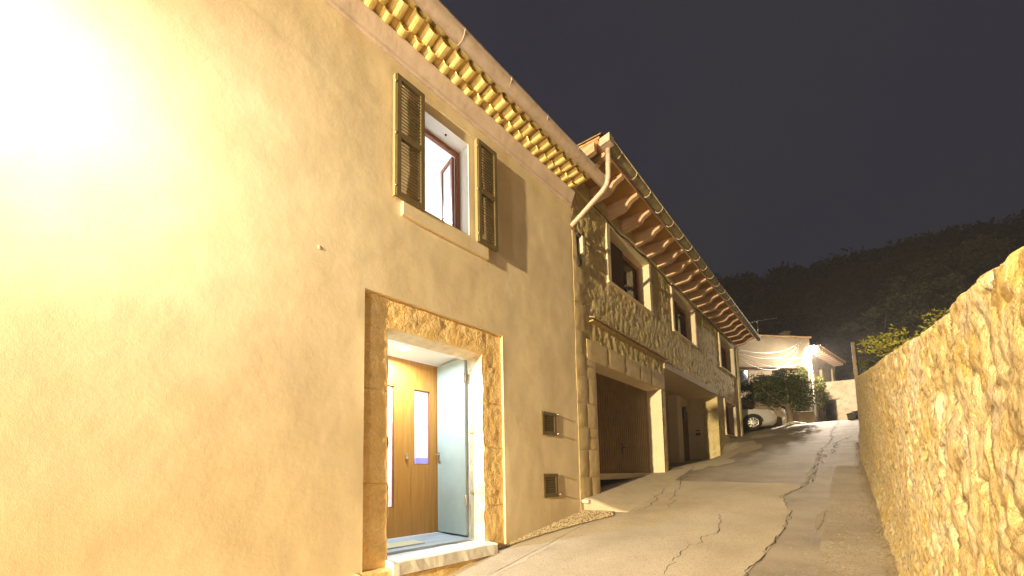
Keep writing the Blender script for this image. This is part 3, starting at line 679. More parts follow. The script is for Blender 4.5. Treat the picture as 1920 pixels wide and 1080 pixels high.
m.quad((0, b, d), (0, b, c), (-.42, b-.03, c), (-.42, b-.03, d)); m.quad((-.42, b-.03, d), (-.42, b-.03, c), (-.42, b, c), (-.42, b, d))
m.quad((0, 0, .2), (0, 0, 6.6), (-8, 0, 7.9), (-8, 0, .2)); m.quad((0, 11.4, .2), (-8, 11.4, .2), (-8, 11.4, 7.9), (0, 11.4, 6.6)); m.quad((-8, 0, 7.9), (-8, 11.4, 7.9), (-8, 11.4, .2), (-8, 0, .2))
m.build('wall', [RUB, STUCP], H2)
# quoins
m = MB(); zq = .6; k = 0
while zq < 5.0:
    h = .36+.04*((k*7) % 3); wq = .60 if zq < 3.3 else (.24 if k % 2 else .34)
    if wq > .5: blocks(m, .005, .27+.06*(k % 2), zq, zq+h, 1, -.02, .022); blocks(m, .275+.06*(k % 2), .615, zq, zq+h*(.55 if k % 3 == 0 else 1), 1, -.02, .020)
    if wq > .5 and k % 3 == 0: blocks(m, .275+.06*(k % 2), .615, zq+h*.55, zq+h, 1, -.02, .018)
    if wq <= .5: blocks(m, .005, wq, zq, zq+h, 1, -.02, .024)
    zq += h; k += 1
m.build('quoin', QUOIN, H2)
m = MB()
cutsl = [.34, 1.05, 1.72, 2.42, 3.0, 3.72]
for a, b in zip(cutsl, cutsl[1:]): blocks(m, a, b-.002, 3.305, 3.66, 1, -.03, .028)
m.build('garage_lintel', QUOIN, H2)
m = MB(); blocks(m, 3.455, 3.74, .9, 3.30, 6, -.02, .024); m.build('pillar_stone', QUOIN, H2)
m = MB(); m.box(-.30, .03, 3.449, 3.4535, 1.1, 3.295)
m.build('pillar_render', STUCP, H2)
# garage door
m = MB(); xg = -.29; n = 30; w_ = (3.45-.62)/n
for i in range(n):
    y = .62+i*w_; m.hexa([(xg-.03, y, 1.42), (xg, y+.006, 1.42), (xg, y+w_*.72, 1.42), (xg-.03, y+w_, 1.42), (xg-.03, y, 3.30), (xg, y+.006, 3.30), (xg, y+w_*.72, 3.30), (xg-.03, y+w_, 3.30)])
    m.box(xg-.04, xg-.031, y, y+w_, 1.42, 3.3)
gd = m.build('garage_door', GARAGE, H2)
m = MB(); m.box(xg+.001, xg+.012, 2.06, 2.11, 1.80, 2.02); m.tube([(xg+.01, 2.085, 1.93), (xg+.05, 2.085, 1.93), (xg+.05, 2.17, 1.945)], .011, 8); m.build('handle', DARKM, gd)
m = MB(); m.box(-.34, -.25, .625, 3.445, 1.30, 1.415); m.build('garage_sill', STUCP, H2, .006)
# tile string course over the garage
m = MB(); y = .46; k = 0
m.box(.0, .07, .47, 3.7, 3.985, 4.0)
tc1 = MB()
while y < 3.75:
    st = len(tc1.v); S = 6; r = .034
    for x, z in ((.02, 4.05), (.125, 4.005)):
        for a in range(S+1): t = math.pi*a/S; tc1.add([(x, y+r*math.cos(t), z+r*math.sin(t))])
        for a in range(S+1): t = math.pi*a/S; tc1.add([(x, y+(r-.010)*math.cos(t), z+(r-.010)*math.sin(t))])
    Q = S+1
    for a in range(S): tc1.face((st+a, st+a+1, st+2*Q+a+1, st+2*Q+a), True); tc1.face((st+2*Q+a, st+2*Q+a+1, st+3*Q+a+1, st+3*Q+a)); tc1.face((st+Q+a, st+Q+a+1, st+3*Q+a+1, st+3*Q+a))
    y += .082
tc1.box(.0, .085, .45, 3.74, 3.975, 4.002)
tc1.build('string_course', mat('olive_brown_tile', (.34, .25, .13), (.46, .33, .17), 9, .9), H2)  # olive-brown tile tone
# porch slab edge, doors, lantern, letterbox
m = MB(); m.box(-.02, .035, 3.74, 8.28, 3.84, 4.0); m.build('porch_beam', CONC, H2, .006)
m = MB(); m.box(-.875, -.85, 7.14, 8.05, 1.6, 3.42); pd = m.build('door', DARKW, H2, .004)
for a, b in ((2.65, 3.3), (1.75, 2.5)): m = MB(); m.box(-.848, -.84, 7.26, 7.93, a, b); m.build('door_panel', DARKW, pd, .006)
m = MB(); m.box(-.878, -.852, 4.9, 6.2, 1.5, 3.5); m.build('dark_opening_sheet', DARK, H2)  # near-black sheet painting in the shade of an open doorway
m = MB(); m.box(-.87, -.60, 6.35, 6.75, 1.45, 3.70); m.build('porch_pillar', STUCP, H2, .01)
m = MB(); m.box(-.78, -.60, 6.90, 7.12, 3.02, 3.32); m.prism([(6.86, 3.32), (7.16, 3.32), (7.05, 3.43), (6.97, 3.43)], lambda p, t: (t, p[0], p[1]), -.82, -.56); m.tube([(-.69, 7.01, 3.42), (-.69, 7.01, 3.6), (-.88, 7.01, 3.6)], .012, 6); m.build('porch_lantern', DARKM, H2, .004)
m = MB(); m.box(-.70, -.50, 8.19, 8.249, 2.55, 2.85); lb = m.build('letterbox', STUCP, H2, .004)
m = MB(); m.box(-.67, -.53, 8.186, 8.1895, 2.76, 2.79); m.box(-.67, -.53, 8.186, 8.1895, 2.62, 2.70); m.build('slot', DARKM, lb)
# windows
def win2(Wn, band, leaf_dark, lit=False):
    a, b, c, d = Wn
    m = MB(); t = band
    # flat plaster band
    m.box(-.01, .034, a-t, a, c-.001, d); m.box(-.01, .034, b, b+t, c-.001, d); m.box(-.01, .034, a-t, b+t, d+.001, d+t)
    m.build('window_band', STUCP, H2, .006)
    m = MB(); m.box(-.05, .05, a-t, b+t, c-.045, c-.002); m.build('window_sill', STUCP, H2, .005)
    m = MB(); yb = b-(b-a)*.12
    frame(m, -.26, -.20, a+.002, b-.002, c+.001, d-.002, .07); m.box(-.26, -.20, (a+b)/2-.04, (a+b)/2+.04, c+.07, d-.07)
    w_ = m.build('window', WOODR, H2, .004)
    m = MB(); m.box(-.235, -.229, a+.07, b-.07, c+.07, d-.07); m.build('pane', GLASSD, w_)
    m = MB(); m.box(-.195, -.165, a+.01, a+(b-a)*leaf_dark, c+.01, d-.01); m.build('inner_shutter', DARKW, w_, .004)
    m = MB()
    for k in range(14): y = a+(b-a)*(.45+.5*k/14); m.box(-.31-.01*(k % 2), -.305-.01*(k % 2), y, y+.06, c+.05, d-.05)
    m.build('curtain', mat('curtain', (.55, .52, .45), rough=.9), w_)
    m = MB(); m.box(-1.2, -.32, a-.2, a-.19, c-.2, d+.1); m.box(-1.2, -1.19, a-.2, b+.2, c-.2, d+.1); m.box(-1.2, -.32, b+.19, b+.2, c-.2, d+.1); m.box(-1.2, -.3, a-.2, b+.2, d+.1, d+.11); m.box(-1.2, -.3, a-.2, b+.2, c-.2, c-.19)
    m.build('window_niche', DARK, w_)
win2(W1, .13, .52); win2(W2, .12, .50); win2(W3, .11, .5); win2(W4, .10, .4)
m = MB(); m.box(.0, .03, 11.30, 11.42, .9, 6.45)
m.build('corner_render', STUCP, H2)
m = MB(); m.tube([(.06, 11.25, 6.3), (.06, 11.27, 2.6)], .03, 8); m.build('rainwater_pipe', GUTD, H2)
# eave: rafters, boards, fascia, tiles, gutter
prof = [(-.1, 6.50), (.60, 6.415), (.60, 6.385), (.59, 6.365), (.56, 6.355), (.52, 6.350), (.48, 6.335), (.44, 6.315), (.40, 6.265), (.36, 6.232), (.32, 6.220), (-.1, 6.220)]
ns = 20
for k in range(ns):
    s_ = .12+k*(11.15/(ns-1)); m = MB(); jj = random.uniform(-.012, .012)
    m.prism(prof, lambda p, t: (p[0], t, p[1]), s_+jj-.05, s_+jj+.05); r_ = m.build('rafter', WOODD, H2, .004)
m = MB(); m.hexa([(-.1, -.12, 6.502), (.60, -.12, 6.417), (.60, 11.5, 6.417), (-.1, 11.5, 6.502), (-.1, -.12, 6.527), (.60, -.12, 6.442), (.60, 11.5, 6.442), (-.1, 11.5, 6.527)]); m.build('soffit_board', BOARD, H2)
m = MB(); m.box(-.06, .03, -.02, 11.4, 6.17, 6.265); m.build('wall_plate', RUB, H2)
m = MB(); m.box(.601, .625, -.12, 11.5, 6.38, 6.45); m.build('fascia', WOODD, H2)
m = MB(); m.hexa([(.64, -.16, 6.443), (.64, 11.52, 6.443), (-4, 11.52, 7.35), (-4, -.16, 7.35), (.64, -.16, 6.475), (.64, 11.52, 6.475), (-4, 11.52, 7.38), (-4, -.16, 7.38)])
roof_tiles(m, .67, 6.475, -4, 7.38, -.10, 11.5, .19, .08)
# verge: mortared tile edge at the near gable end
m.tube([(.62-.4*i, -.10+.01*math.sin(i*3), 6.47+.079*i) for i in range(12)], .060, 8)
m.build('roof', TERRA, H2)
m = MB(); m.box(-.35, .55, -.16, -.08, 6.30, 6.46); m.build('verge_board', WOODD, H2)
m = MB(); gutter(m, (.72, -.14, 6.40), (.72, 11.62, 6.38), .065, (1, 0, 0)); gt2 = m.build('gutter', GUTD, H2)
for k in range(21): m = MB(); y = .25+k*.56; ring(m, (.72, y, 6.39), .068, (1, 0, 0), .013); m.tube([(.655, y, 6.40), (.645, y, 6.46)], .005, 5); m.build('bracket', GUT, gt2)
m = MB(); m.box(.64, .80, -.16, -.02, 6.31, 6.43)
m.tube([(.70, -.02, 6.33), (.70, -.03, 6.1), (.69, -.03, 5.86), (.66, -.03, 5.76), (.58, -.03, 5.70), (.10, -.04, 5.46), (.03, -.05, 5.42)], .038, 12)
m.tube([(.70, -.025, 6.06), (.70, -.025, 6.10)], .044, 12)
m.build('downpipe', GUT, H2, 0)

# ------------------------------------------------------------------ small things on the corner
t = empty('junction_box', h2w(.03, .20, 5.18), A2, 'long pale junction box strapped beside the corner of the stone house', 'junction box')
m = MB(); m.box(0, .07, -.035, .045, -.14, .16); m.build('casing', mat('box_plastic', (.55, .50, .40), rough=.6), t, .018, 3)
m = MB(); m.box(.0, .05, -.14, -.05, .13, .17); m.tube([(.03, -.09, .12), (.03, -.09, .19)], .018, 8); m.build('strap', DARKM, t, .004)
m = MB()
for k in range(12):
    r_ = random.uniform(.04, .09); ph = random.uniform(0, 6); P = []
    for i in range(18): a = ph+i*.5; P.append((.03+.02*math.sin(a*1.3+k), .0+r_*math.sin(a)*.6, -.17-.10*(1-math.cos(a*.5+k*.2))*.5-r_*.6*math.cos(a)))
    m.tube(P, .005, 4, smooth=False)
for k in range(5): m.tube([(.02, -.07+.012*k, .20), (.03, -.075+.01*k, .0), (.03, -.06+.014*k, -.2), (.03, -.02+.01*k, -.30)], .005, 4)
o = m.build('cable_bundle', CABLE, None, 0, 1, h2w(.02, .14, 5.12)); o.rotation_euler = (0, 0, A2); tag(o, 'tangled bunch of black cables hanging below the pale junction box', 'cables')
m = MB(); P = [(.05+.01*math.sin(s_*4), s_, 6.12+.03*math.sin(s_*2.7)+.02*math.sin(s_*7)) for s_ in [i*.15 for i in range(0, 76)]]
P = [(p[0], p[1], p[2] if p[1] > .6 else p[2]-(.6-p[1])*1.0) for p in P]
m.tube(P, .010, 5); m.tube([(p[0]+.01, p[1], p[2]-.02-.01*math.sin(p[1]*5)) for p in P], .007, 5)
o = m.build('eave_cable', CABLE, None, 0, 1, O2); o.rotation_euler = (0, 0, A2); tag(o, 'black cable clipped along the stone house just under the rafters', 'cable')
m = MB(); m.tube([(-3.4, 4.90, .99), (-3.17, 4.90, .985)], .030, 14, cap=False); m.tube([(-3.17, 4.90, .985), (-3.4, 4.90, .99)], .025, 14, cap=True); 
tag(m.build('drain_pipe', mat('pvc', (.60, .57, .52), rough=.5)), 'short grey drain pipe stub poking out at the foot of the corner stones', 'pipe')

# ------------------------------------------------------------------ RUBBLE WALL on the right
def wtop(y): return .035+.012*fn(y, 0, 0, 2.5)+interp([(-3, 1.0), (0, 1.62), (.9, 1.775), (1.05, 1.79), (1.5, 1.85), (2.2, 1.93), (3.6, 2.17), (4.8, 2.35), (6.1, 2.56), (9, 3.03), (13, 3.70), (17, 4.38), (19.6, 4.75)], y)
Ys = lines(-3, .7, .12)+lines(.7, 3.2, .014)+lines(3.2, 6, .03)+lines(6, 10, .06)+lines(10, 19.6, .12)+[19.6]
def wd(y, z, w2=0):
    p = Vector((w2, y*6.5+.6*fn(y, z, 3, 3), z*6.5+.6*fn(y, z, 9, 3))); dst, _ = noise.voronoi(p); e = dst[1]-dst[0]
    q = fn(y, z, 5, 13, 3)
    pit = -.022*sstep(.25, .6, fn(y, z, 11, 12, 3))
    return .008*sstep(0, .25, e)-.005+.012*fn(y, z, 1, 1.4)+.004*q+.006*fn(y, z, 2, 24, 3)+pit*.8
m = MB(); NV = 104; rowsz = []
for y in Ys:
    zt = wtop(y); zb = gz(wx(y), y)-.12; H = zt-zb; row = []
    X0 = wx(y)
    for j in range(NV+1):
        if j <= 88:
            v = j/88; z = zb+(H-.05)*v; x = X0+.10*v*0-.05*(1-sstep(0, .25, v)); d = wd(y, z)
            row.append((x-d, y, z))
        else:
            a = (j-88)/(NV-88)*math.pi; cx_ = .22; ca = math.cos(a); x = X0+cx_-cx_*math.copysign(abs(ca)**.45, ca); z = zt-.05+.05*math.sin(a)**.6
            d = wd(y, zt-.05+.2*a/math.pi*2, 0)
            row.append((x-d*math.cos(a), y, z+d*math.sin(a)*.9))
    row.append((X0+.44, y, zb)); m.add(row)
W_ = NV+2
for i in range(len(Ys)-1):
    for j in range(W_-1): k = i*W_+j; m.face((k, k+1, k+W_+1, k+W_), True)
m.face([(len(Ys)-1)*W_+j for j in range(W_)])
tag(m.build('rubble_wall', RUBW), 'long rough ochre rubble wall running up the right side of the lane', 'wall')

# ------------------------------------------------------------------ foliage helpers
def leaf_quads(m, c, r, n, size, flat=1.0, sx=1, sy_=1, sz=1, shell=.55):
    c = Vector(c)
    for k in range(n):
        d = Vector((random.gauss(0, 1), random.gauss(0, 1), random.gauss(0, 1))).normalized(); rad = r*(shell+(1-shell)*random.random()**.5)
        p = c+Vector((d.x*rad*sx, d.y*rad*sy_, d.z*rad*sz)); s_ = size*random.uniform(.6, 1.3)
        a = Vector((random.gauss(0, 1), random.gauss(0, 1), random.gauss(0, flat))).normalized(); b = a.cross(Vector((random.gauss(0, 1), random.gauss(0, 1), random.gauss(0, 1)))).normalized()
        i = m.add([p-a*s_, p+b*s_*.42, p+a*s_, p-b*s_*.42]); m.face((i, i+1, i+2, i+3))
def clumpy(m, c, rx, ry, rz, nclump, nleaf, cr_, size, squash=.75):
    for k in range(nclump):
        d = Vector((random.gauss(0, 1), random.gauss(0, 1), random.gauss(0, 1))).normalized(); t = random.uniform(.35, 1.0)
        leaf_quads(m, (c[0]+d.x*rx*t, c[1]+d.y*ry*t, c[2]+d.z*rz*t), cr_*random.uniform(.6, 1.3), nleaf, size, 1, 1, 1, squash, .2)
# the dense tree by the white car
t = empty('dense_tree', (-2.72, 19.9, g(19.9)), 0, 'dense dark leafy tree with a short pale trunk beside the parked white car', 'tree')
m = MB(); m.tube([(0, 0, -.2), (.02, 0, .4), (-.02, 0, .8), (-.1, .0, 1.2)], .13, 9, r_end=.08)
for k in range(6): a = k*1.05; m.tube([(-.05, 0, .7+.05*k), (-.2+.5*math.cos(a), .4*math.sin(a), 1.2), (-.45+.9*math.cos(a), .7*math.sin(a), 1.6+.2*(k % 3))], .05, 6, r_end=.015)
m.build('trunk', BARK, t)
m = MB(); clumpy(m, (-.42, 0, 1.66), 1.15, .9, .78, 150, 90, .28, .048); clumpy(m, (-1.0, 0, 1.8), .8, .7, .6, 50, 90, .26, .048); clumpy(m, (.35, 0, 1.25), .5, .5, .6, 45, 90, .24, .045); m.build('crown', LEAF, t)
# vine on the corner of the far building, shrubs along the wall top
m = MB()
for k in range(90): z = 4.4+random.random()**1.3*3.0; q = random.gauss(-1.0, .35); leaf_quads(m, (-2.7+.588*q+.2, 28.5+.809*q-.15, z), .20, 22, .07)
for k in range(70): y = random.uniform(28.6, 31.6); leaf_quads(m, (-2.45+random.gauss(0, .05), y, random.uniform(5.6, 7.2)-abs(random.gauss(0, .3))), .18, 20, .07)
tag(m.build('climbing_vine', VINE), 'yellow green climbing vine on the lit corner of the far cream house', 'vine')
def shrub(loc, s_, label, mat_=LEAFY, n=60, grp=None):
    t = empty('shrub', loc, random.random()*6, label, 'shrub', grp)
    m = MB(); tips = []
    for k in range(9):
        a = random.random()*6.3; l_ = s_*random.uniform(.6, 1.1); p1 = (.25*l_*math.cos(a), .25*l_*math.sin(a), .5*l_); p2 = (.6*l_*math.cos(a), .6*l_*math.sin(a), l_*random.uniform(.6, 1)); m.tube([(0, 0, -.1), p1, p2], .012*s_/.5, 5, r_end=.004); tips += [p1, p2, ((p1[0]+p2[0])/2, (p1[1]+p2[1])/2, (p1[2]+p2[2])/2)]
    m.build('stem', BARK, t)
    m = MB()
    for p in tips: leaf_quads(m, p, s_*.17, n, min(.045, s_*.036), 1, 1, 1, 1, .1)
    m.build('foliage', mat_, t)
    return t
def wp(y, dx): return (wx(y)+dx, y, wtop(y)-.12)
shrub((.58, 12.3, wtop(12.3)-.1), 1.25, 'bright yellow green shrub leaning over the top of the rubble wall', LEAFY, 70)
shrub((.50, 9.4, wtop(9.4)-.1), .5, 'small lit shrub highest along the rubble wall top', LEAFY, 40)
shrub((.18, 15.0, wtop(15)-.1), .85, 'darker shrub behind the bright yellow green shrub on the wall', VINE, 80)
shrub((.30, 17.8, wtop(17.8)-.3), .7, 'dark green bush on the rubble wall near the leaning pole', LEAF, 110)
shrub((.75, 22.5, 3.9), 2.6, 'dark bush just right of the leaning wooden pole', LEAF, 200)
# ------------------------------------------------------------------ pole, planters
t = empty('leaning_pole', (-.55, 20.4, g(20.4)), 0, 'weathered wooden pole leaning slightly where the rubble wall ends', 'pole')
m = MB(); m.tube([(.0, 0, -.2), (-.01, 0, 1.5), (-.03, 0, 3.12)], .065, 10, r_end=.055); m.build('shaft', POLEM, t)
m = MB(); m.tube([(.085, 0, .0), (.075, 0, 1.6), (.03, 0, 2.7)], .016, 6); m.build('conduit', CABLE, t)
def planter(loc, s_, label):
    t = empty('planter', loc, .1, label, 'planter', 'planters at the top of the lane')
    m = MB(); a, b = s_*.42, s_*.5; m.hexa([(-a, -a, 0), (a, -a, 0), (a, a, 0), (-a, a, 0), (-b, -b, s_), (b, -b, s_), (b, b, s_), (-b, b, s_)]); m.box(-b-.015, b+.015, -b-.015, b+.015, s_*.9, s_); m.build('pot', PLAST, t, .01)
    m = MB(); leaf_quads(m, (0, 0, s_*1.0), s_*.35, 60, .03, 1, 1, 1, .4, .1); m.build('plant', LEAF, t)
planter((-.78, 19.75, g(19.75)), .25, 'front left black planter at the foot of the leaning pole')
planter((-.62, 20.6, g(20.6)), .30, 'rear black planter touching the end of the rubble wall')

# ------------------------------------------------------------------ cars
def car(loc, rz, label, paint, s_=1.0):
    """hatchback; nose towards +x, origin under the front axle on the ground"""
    t = empty('parked_car', loc, rz, label, 'car')
    L0, L1, HW_ = -3.25, .82, .86
    # body as lofted cross-sections along x : (x, half width, sill z, shoulder z, roof z, roof half width)
    S = [(.84, .55, .32, .60, .62, .40), (.78, .74, .24, .70, .74, .60), (.55, .83, .20, .78, .84, .70), (.3, .86, .18, .80, .86, .74), (.06, .87, .18, .84, .90, .78), (-.72, .87, .18, .90, 1.40, .64), (-1.4, .87, .18, .92, 1.50, .62), (-2.4, .87, .18, .97, 1.47, .61), (-3.0, .85, .22, .97, 1.25, .60), (-3.25, .78, .32, .85, .95, .60)]
    m = MB(); rings = []
    for (x, hw, z0, zs, zr, rw) in S:
        half = [(0, z0), (hw*.9, z0), (hw, z0+.12), (hw*1.0, (z0+zs)/2+.05), (hw*.97, zs), (rw, zr-.05 if zr-zs > .2 else zr-.01), (rw*.85, zr), (0, zr+.012)]
        full = [(-y, z) for y, z in half[1:-1]][::-1]
        rings.append(m.add([(x, y, z) for y, z in half]+[(x, y, z) for y, z in full]))
    n = 14
    for i in range(len(S)-1):
        for k in range(n):
            m.mat = 1 if (3 < i < 8 and k in (4, 9)) or (i == 4 and k in (5, 6, 7, 8)) or (i == 8 and k in (5, 6, 7, 8)) else 0
            m.face((rings[i]+k, rings[i]+(k+1) % n, rings[i+1]+(k+1) % n, rings[i+1]+k), True)
    m.mat = 0; m.face([rings[0]+k for k in range(n)]); m.face([rings[-1]+k for k in range(n)][::-1])
    b = m.build('body', [paint, CARG], t)
    for x in (0, -2.5):
        for s in (-1, 1):
            m = MB(); P = 28; y0, y1 = s*.70, s*.885
            m.lathe([(.20, -.09), (.30, -.09), (.315, -.06), (.315, .06), (.30, .09), (.20, .09)], 0, 0, P, True, False)
            wv = m.build('wheel', RUBBER, t); wv.location = (x, s*.83, .315); wv.rotation_euler = (R(90), 0, 0)
            m = MB(); m.lathe([(.205, -.02), (.205, .075), (.18, .075), (.175, .03), (.02, .035)], 0, 0, P)
            for q in range(9):
                a = q*2*math.pi/9; c_, d_ = math.cos(a), math.sin(a); w2 = .014
                m.hexa([(.03*c_-w2*d_, .03*d_+w2*c_, .05), (.03*c_+w2*d_, .03*d_-w2*c_, .05), (.19*c_+w2*d_, .19*d_-w2*c_, .05), (.19*c_-w2*d_, .19*d_+w2*c_, .05)]+[(.03*c_-w2*d_, .03*d_+w2*c_, .085), (.03*c_+w2*d_, .03*d_-w2*c_, .085), (.19*c_+w2*d_, .19*d_-w2*c_, .08), (.19*c_-w2*d_, .19*d_+w2*c_, .08)])
            ri = m.build('rim', METAL, wv); ri.rotation_euler = (0 if s < 0 else math.pi, 0, 0)
            # wheel arch: dark ring proud of the body
            m = MB(); ring_ = [(x+.37*math.cos(math.pi*k/14), s*.872, .31+.36*math.sin(math.pi*k/14)) for k in range(15)]; c0 = m.add([(x, s*.872, .31)]+ring_); 
            for k in range(14): m.face((c0, c0+1+k, c0+2+k))
            m.build('wheel_arch', PLAST, t)
    for s in (-1, 1):
        m = MB(); m.hexa([(.60, s*.60, .60), (.79, s*.50, .58), (.76, s*.745, .60), (.50, s*.80, .64), (.56, s*.60, .74), (.76, s*.50, .70), (.70, s*.765, .74), (.42, s*.835, .80)]); m.build('headlight', mat('headlight_lens', (.55, .55, .55), rough=.15, spec=.8), t, .01)
        m = MB(); m.box(-1.02, -.86, s*.90-.07, s*.90+.07, .97, 1.08); m.build('wing_mirror', paint, t, .02)
    m = MB(); m.box(.74, .855, -.45, .45, .33, .48); m.box(.70, .80, .55, .72, .30, .42); m.box(.70, .80, -.72, -.55, .30, .42); m.build('grille', PLAST, t, .01)
    m = MB()
    for s in (-1, 1): m.box(-1.30, -1.295, s*.872-.002, s*.872+.002, .3, .93); m.box(-1.55, -1.42, s*.876-.006, s*.876+.006, .80, .82)
    m.build('door_seam', PLAST, t)
    return t
car((-3.85, 18.45, gz(-3.85, 18.45)-.06), R(17), 'white hatchback parked nose out beyond the stone house, its front wheel showing', CARW)
car((-4.30, 22.6, 3.72), R(40), 'white car on higher ground behind the low wall, only its windscreen showing', CARW)
t = shrub((-4.15, 21.3, 3.7), 1.35, 'dark red flowering shrub right of the half hidden white car', mat('red_blossom', (.16, .02, .015), (.50, .16, .12), 9, .6), 60)

# low wall by the car with a pale end pillar
m = MB(); 
LW = empty('low_wall', (-3.04, 20.2, 3.3), R(17), 'low grey brown wall with a pale end pillar behind the white hatchback', 'wall')
m = MB(); m.box(-1.9, -.46, -.1, .1, -.8, 1.29); m.build('wall', mat('grey_brown_render', (.20, .15, .10), (.28, .22, .14), 3, .9, [(20, .5, .01)]), LW, .01)
m = MB(); m.box(-.458, 0, -.13, .13, -.8, 1.31); m.build('end_pillar', BCREAM, LW, .01)
m = MB(); m.hexa([(-3.0, 22.2, 3.2), (-2.2, 23.3, 3.2), (-2.3, 23.4, 3.2), (-3.1, 22.3, 3.2), (-3.0, 22.2, 4.25), (-2.2, 23.3, 4.30), (-2.3, 23.4, 4.30), (-3.1, 22.3, 4.25)]); tag(m.build('garden_wall', BCREAM, None, .02), 'low cream garden wall to the right of the dense tree trunk', 'wall')
for k, (a, b) in enumerate([((-2.9, 19.4), (-2.3, 19.9)), ((-2.85, 19.2), (-2.2, 20.1))]):
    m = MB(); m.tube([(a[0]+(b[0]-a[0])*t/12, a[1]+(b[1]-a[1])*t/12, g(a[1]+(b[1]-a[1])*t/12)+.03+(.10 if k == 0 else .05)*math.sin(math.pi*t/12)) for t in range(13)], .02, 6)
    tag(m.build('hose', CABW), ['pale hose arching up off the ground by the tree trunk', 'pale hose lying flat on the ground by the tree trunk'][k], 'hose')

# ------------------------------------------------------------------ FAR CREAM HOUSE with the bright lamp
FA = math.atan2(.809, .588)
FH = empty('cream_house', (-2.7, 28.5, 4.1), FA, 'flat fronted cream house at the top of the lane, a glaring lamp on its corner', 'house')
def fz(z): return z-4.1
m = MB(); m.box(-9, -.02, .35, 6, -1.0, fz(7.5)); m.build('wall', BCREAM, FH, .01)
m = MB(); m.box(-9, .06, 0, 6, fz(7.505), fz(9.38)); m.build('upper_wall', BCREAM, FH, .02)
m = MB(); m.box(-9.1, .14, -.08, 6.1, fz(9.385), fz(9.46)); m.build('roof', TERRA, FH, .01)
m = MB(); m.box(-.95, -.62, .6, .95, fz(9.46), fz(9.95)); m.box(-1.0, -.57, .55, 1.0, fz(9.95), fz(10.02)); m.build('chimney', BCREAM, FH, .01)
def fwin(x0, x1, z0, z1, nm='window', y=.35):
    m = MB(); m.box(x0, x1, y-.03, y-.003, fz(z0), fz(z0)+.05); m.box(x0, x1, y-.03, y-.003, fz(z1)-.05, fz(z1)); m.box(x0, x0+.05, y-.03, y-.003, fz(z0)+.05, fz(z1)-.05); m.box(x1-.05, x1, y-.03, y-.003, fz(z0)+.05, fz(z1)-.05)
    w_ = m.build(nm, DARKW, FH); m = MB(); m.box(x0+.05, x1-.05, y-.012, y-.004, fz(z0)+.05, fz(z1)-.05); m.build('pane', CARG, w_)
fwin(-5.2, -3.9, 6.3, 7.45); fwin(-2.3, -1.45, 6.6, 7.45); fwin(-2.1, -1.2, 4.95, 5.6); fwin(-3.6, -2.9, 4.3, 6.0)
m = MB(); m.box(-.22, .10, .02, .34, -.4, fz(7.50)); m.build('corner_pillar', BCREAM, FH, .01)
m = MB(); m.tube([(.02, -.03, 0), (.02, -.03, 2.2), (.0, -.03, 4.9)], .03, 8); m.build('rainwater_pipe', WHITE, FH)
for yy in (.5, 1.5):   # low wing running on up the lane
    pass
m = MB(); wq = Vector((-2.66, 28.75, 0)); c_, s_ = math.cos(-FA), math.sin(-FA)
def fl(x, y, z): x -= -2.7; y -= 28.5; return (x*c_-y*s_, x*s_+y*c_, fz(z))
m.hexa([fl(*p) for p in ((-4.5, 30.6, 3), (-2.62, 28.8, 3), (-2.50, 31.6, 3), (-4.4, 31.6, 3), (-4.5, 30.6, 7.0), (-2.62, 28.8, 7.25), (-2.50, 31.6, 6.9), (-4.4, 31.6, 6.9))]); m.build('side_wing', BCREAM, FH, .02)
for (ya, yb, za, zb) in ((29.3, 29.55, 4.6, 6.6), (30.2, 30.6, 4.4, 6.3)):
    m = MB(); m.hexa([fl(*p) for p in ((-2.7, ya, za), (-2.555, ya, za), (-2.53, yb, za), (-2.7, yb, za), (-2.7, ya, zb), (-2.555, ya, zb), (-2.53, yb, zb), (-2.7, yb, zb))]); m.build('wing_door', DARKW, FH)
# antenna on the roof
apos = Vector((-2.7, 28.5, 0))+Vector((math.cos(FA), math.sin(FA), 0))*-3.1+Vector((-math.sin(FA), math.cos(FA), 0))*.3
t = empty('roof_antenna', (apos.x, apos.y, 9.46), FA, 'thin television antenna standing on the cream house roof', 'antenna')
m = MB(); m.tube([(0, 0, 0), (0, 0, 1.15)], .022, 6); m.build('mast', METAL, t)
m = MB(); m.tube([(-.85, 0, .82), (1.35, 0, 1.22)], .014, 5)
for k in range(12): x = -.8+.185*k; z = .82+(x+.85)*.182; m.tube([(x, -.14, z), (x, .14, z)], .007, 4)
m.build('boom', METAL, t)
# bright lamp on the corner
LPX, LPY = -2.36, 25.95
LP = empty('lamp_post', (LPX, LPY, g(LPY)), 0, 'glaring white lamp on a slim pale post before the corner of the far cream house', 'street lamp')
zl = 8.10-g(LPY)
m = MB(); m.tube([(-.22, .05, -.3), (-.22, .05, 2.5), (-.20, .05, zl-.1), (-.14, .03, zl+.14), (.0, 0, zl+.16)], .035, 8); m.build('post', WHITE, LP)
m = MB(); m.lathe([(.03, zl+.20), (.12, zl+.18), (.24, zl+.08), (.25, zl+.05), (.03, zl+.055)], 0, 0, 18); m.build('lamp_hood', METAL, LP)
m = MB(); m.lathe([(.08, zl+.045), (.25, zl+.0), (.28, zl-.14), (.20, zl-.30), (.06, zl-.37)], 0, 0, 18); m.build('lamp_globe', emit('lamp_globe_glow', (1, .93, .80), 150), LP)
pt('lamp_light', LP, (0, 0, zl-.40), LAMP_FAR, (1, .84, .66), .08)
spot('added_spot_up_lane', LP, (.05, .05, zl-.42), ADDED_UP, (1, .84, .66), (.22, 1, .10), R(70), .6, .08)  # added spot brightening the end wall and the far stone house
spot('added_spot_down_lane', LP, (.05, -.05, zl-.42), ADDED_DOWN, (1, .84, .66), (.30, -1, -.62), R(95), .8, .08)  # added spot throwing extra light down onto the road
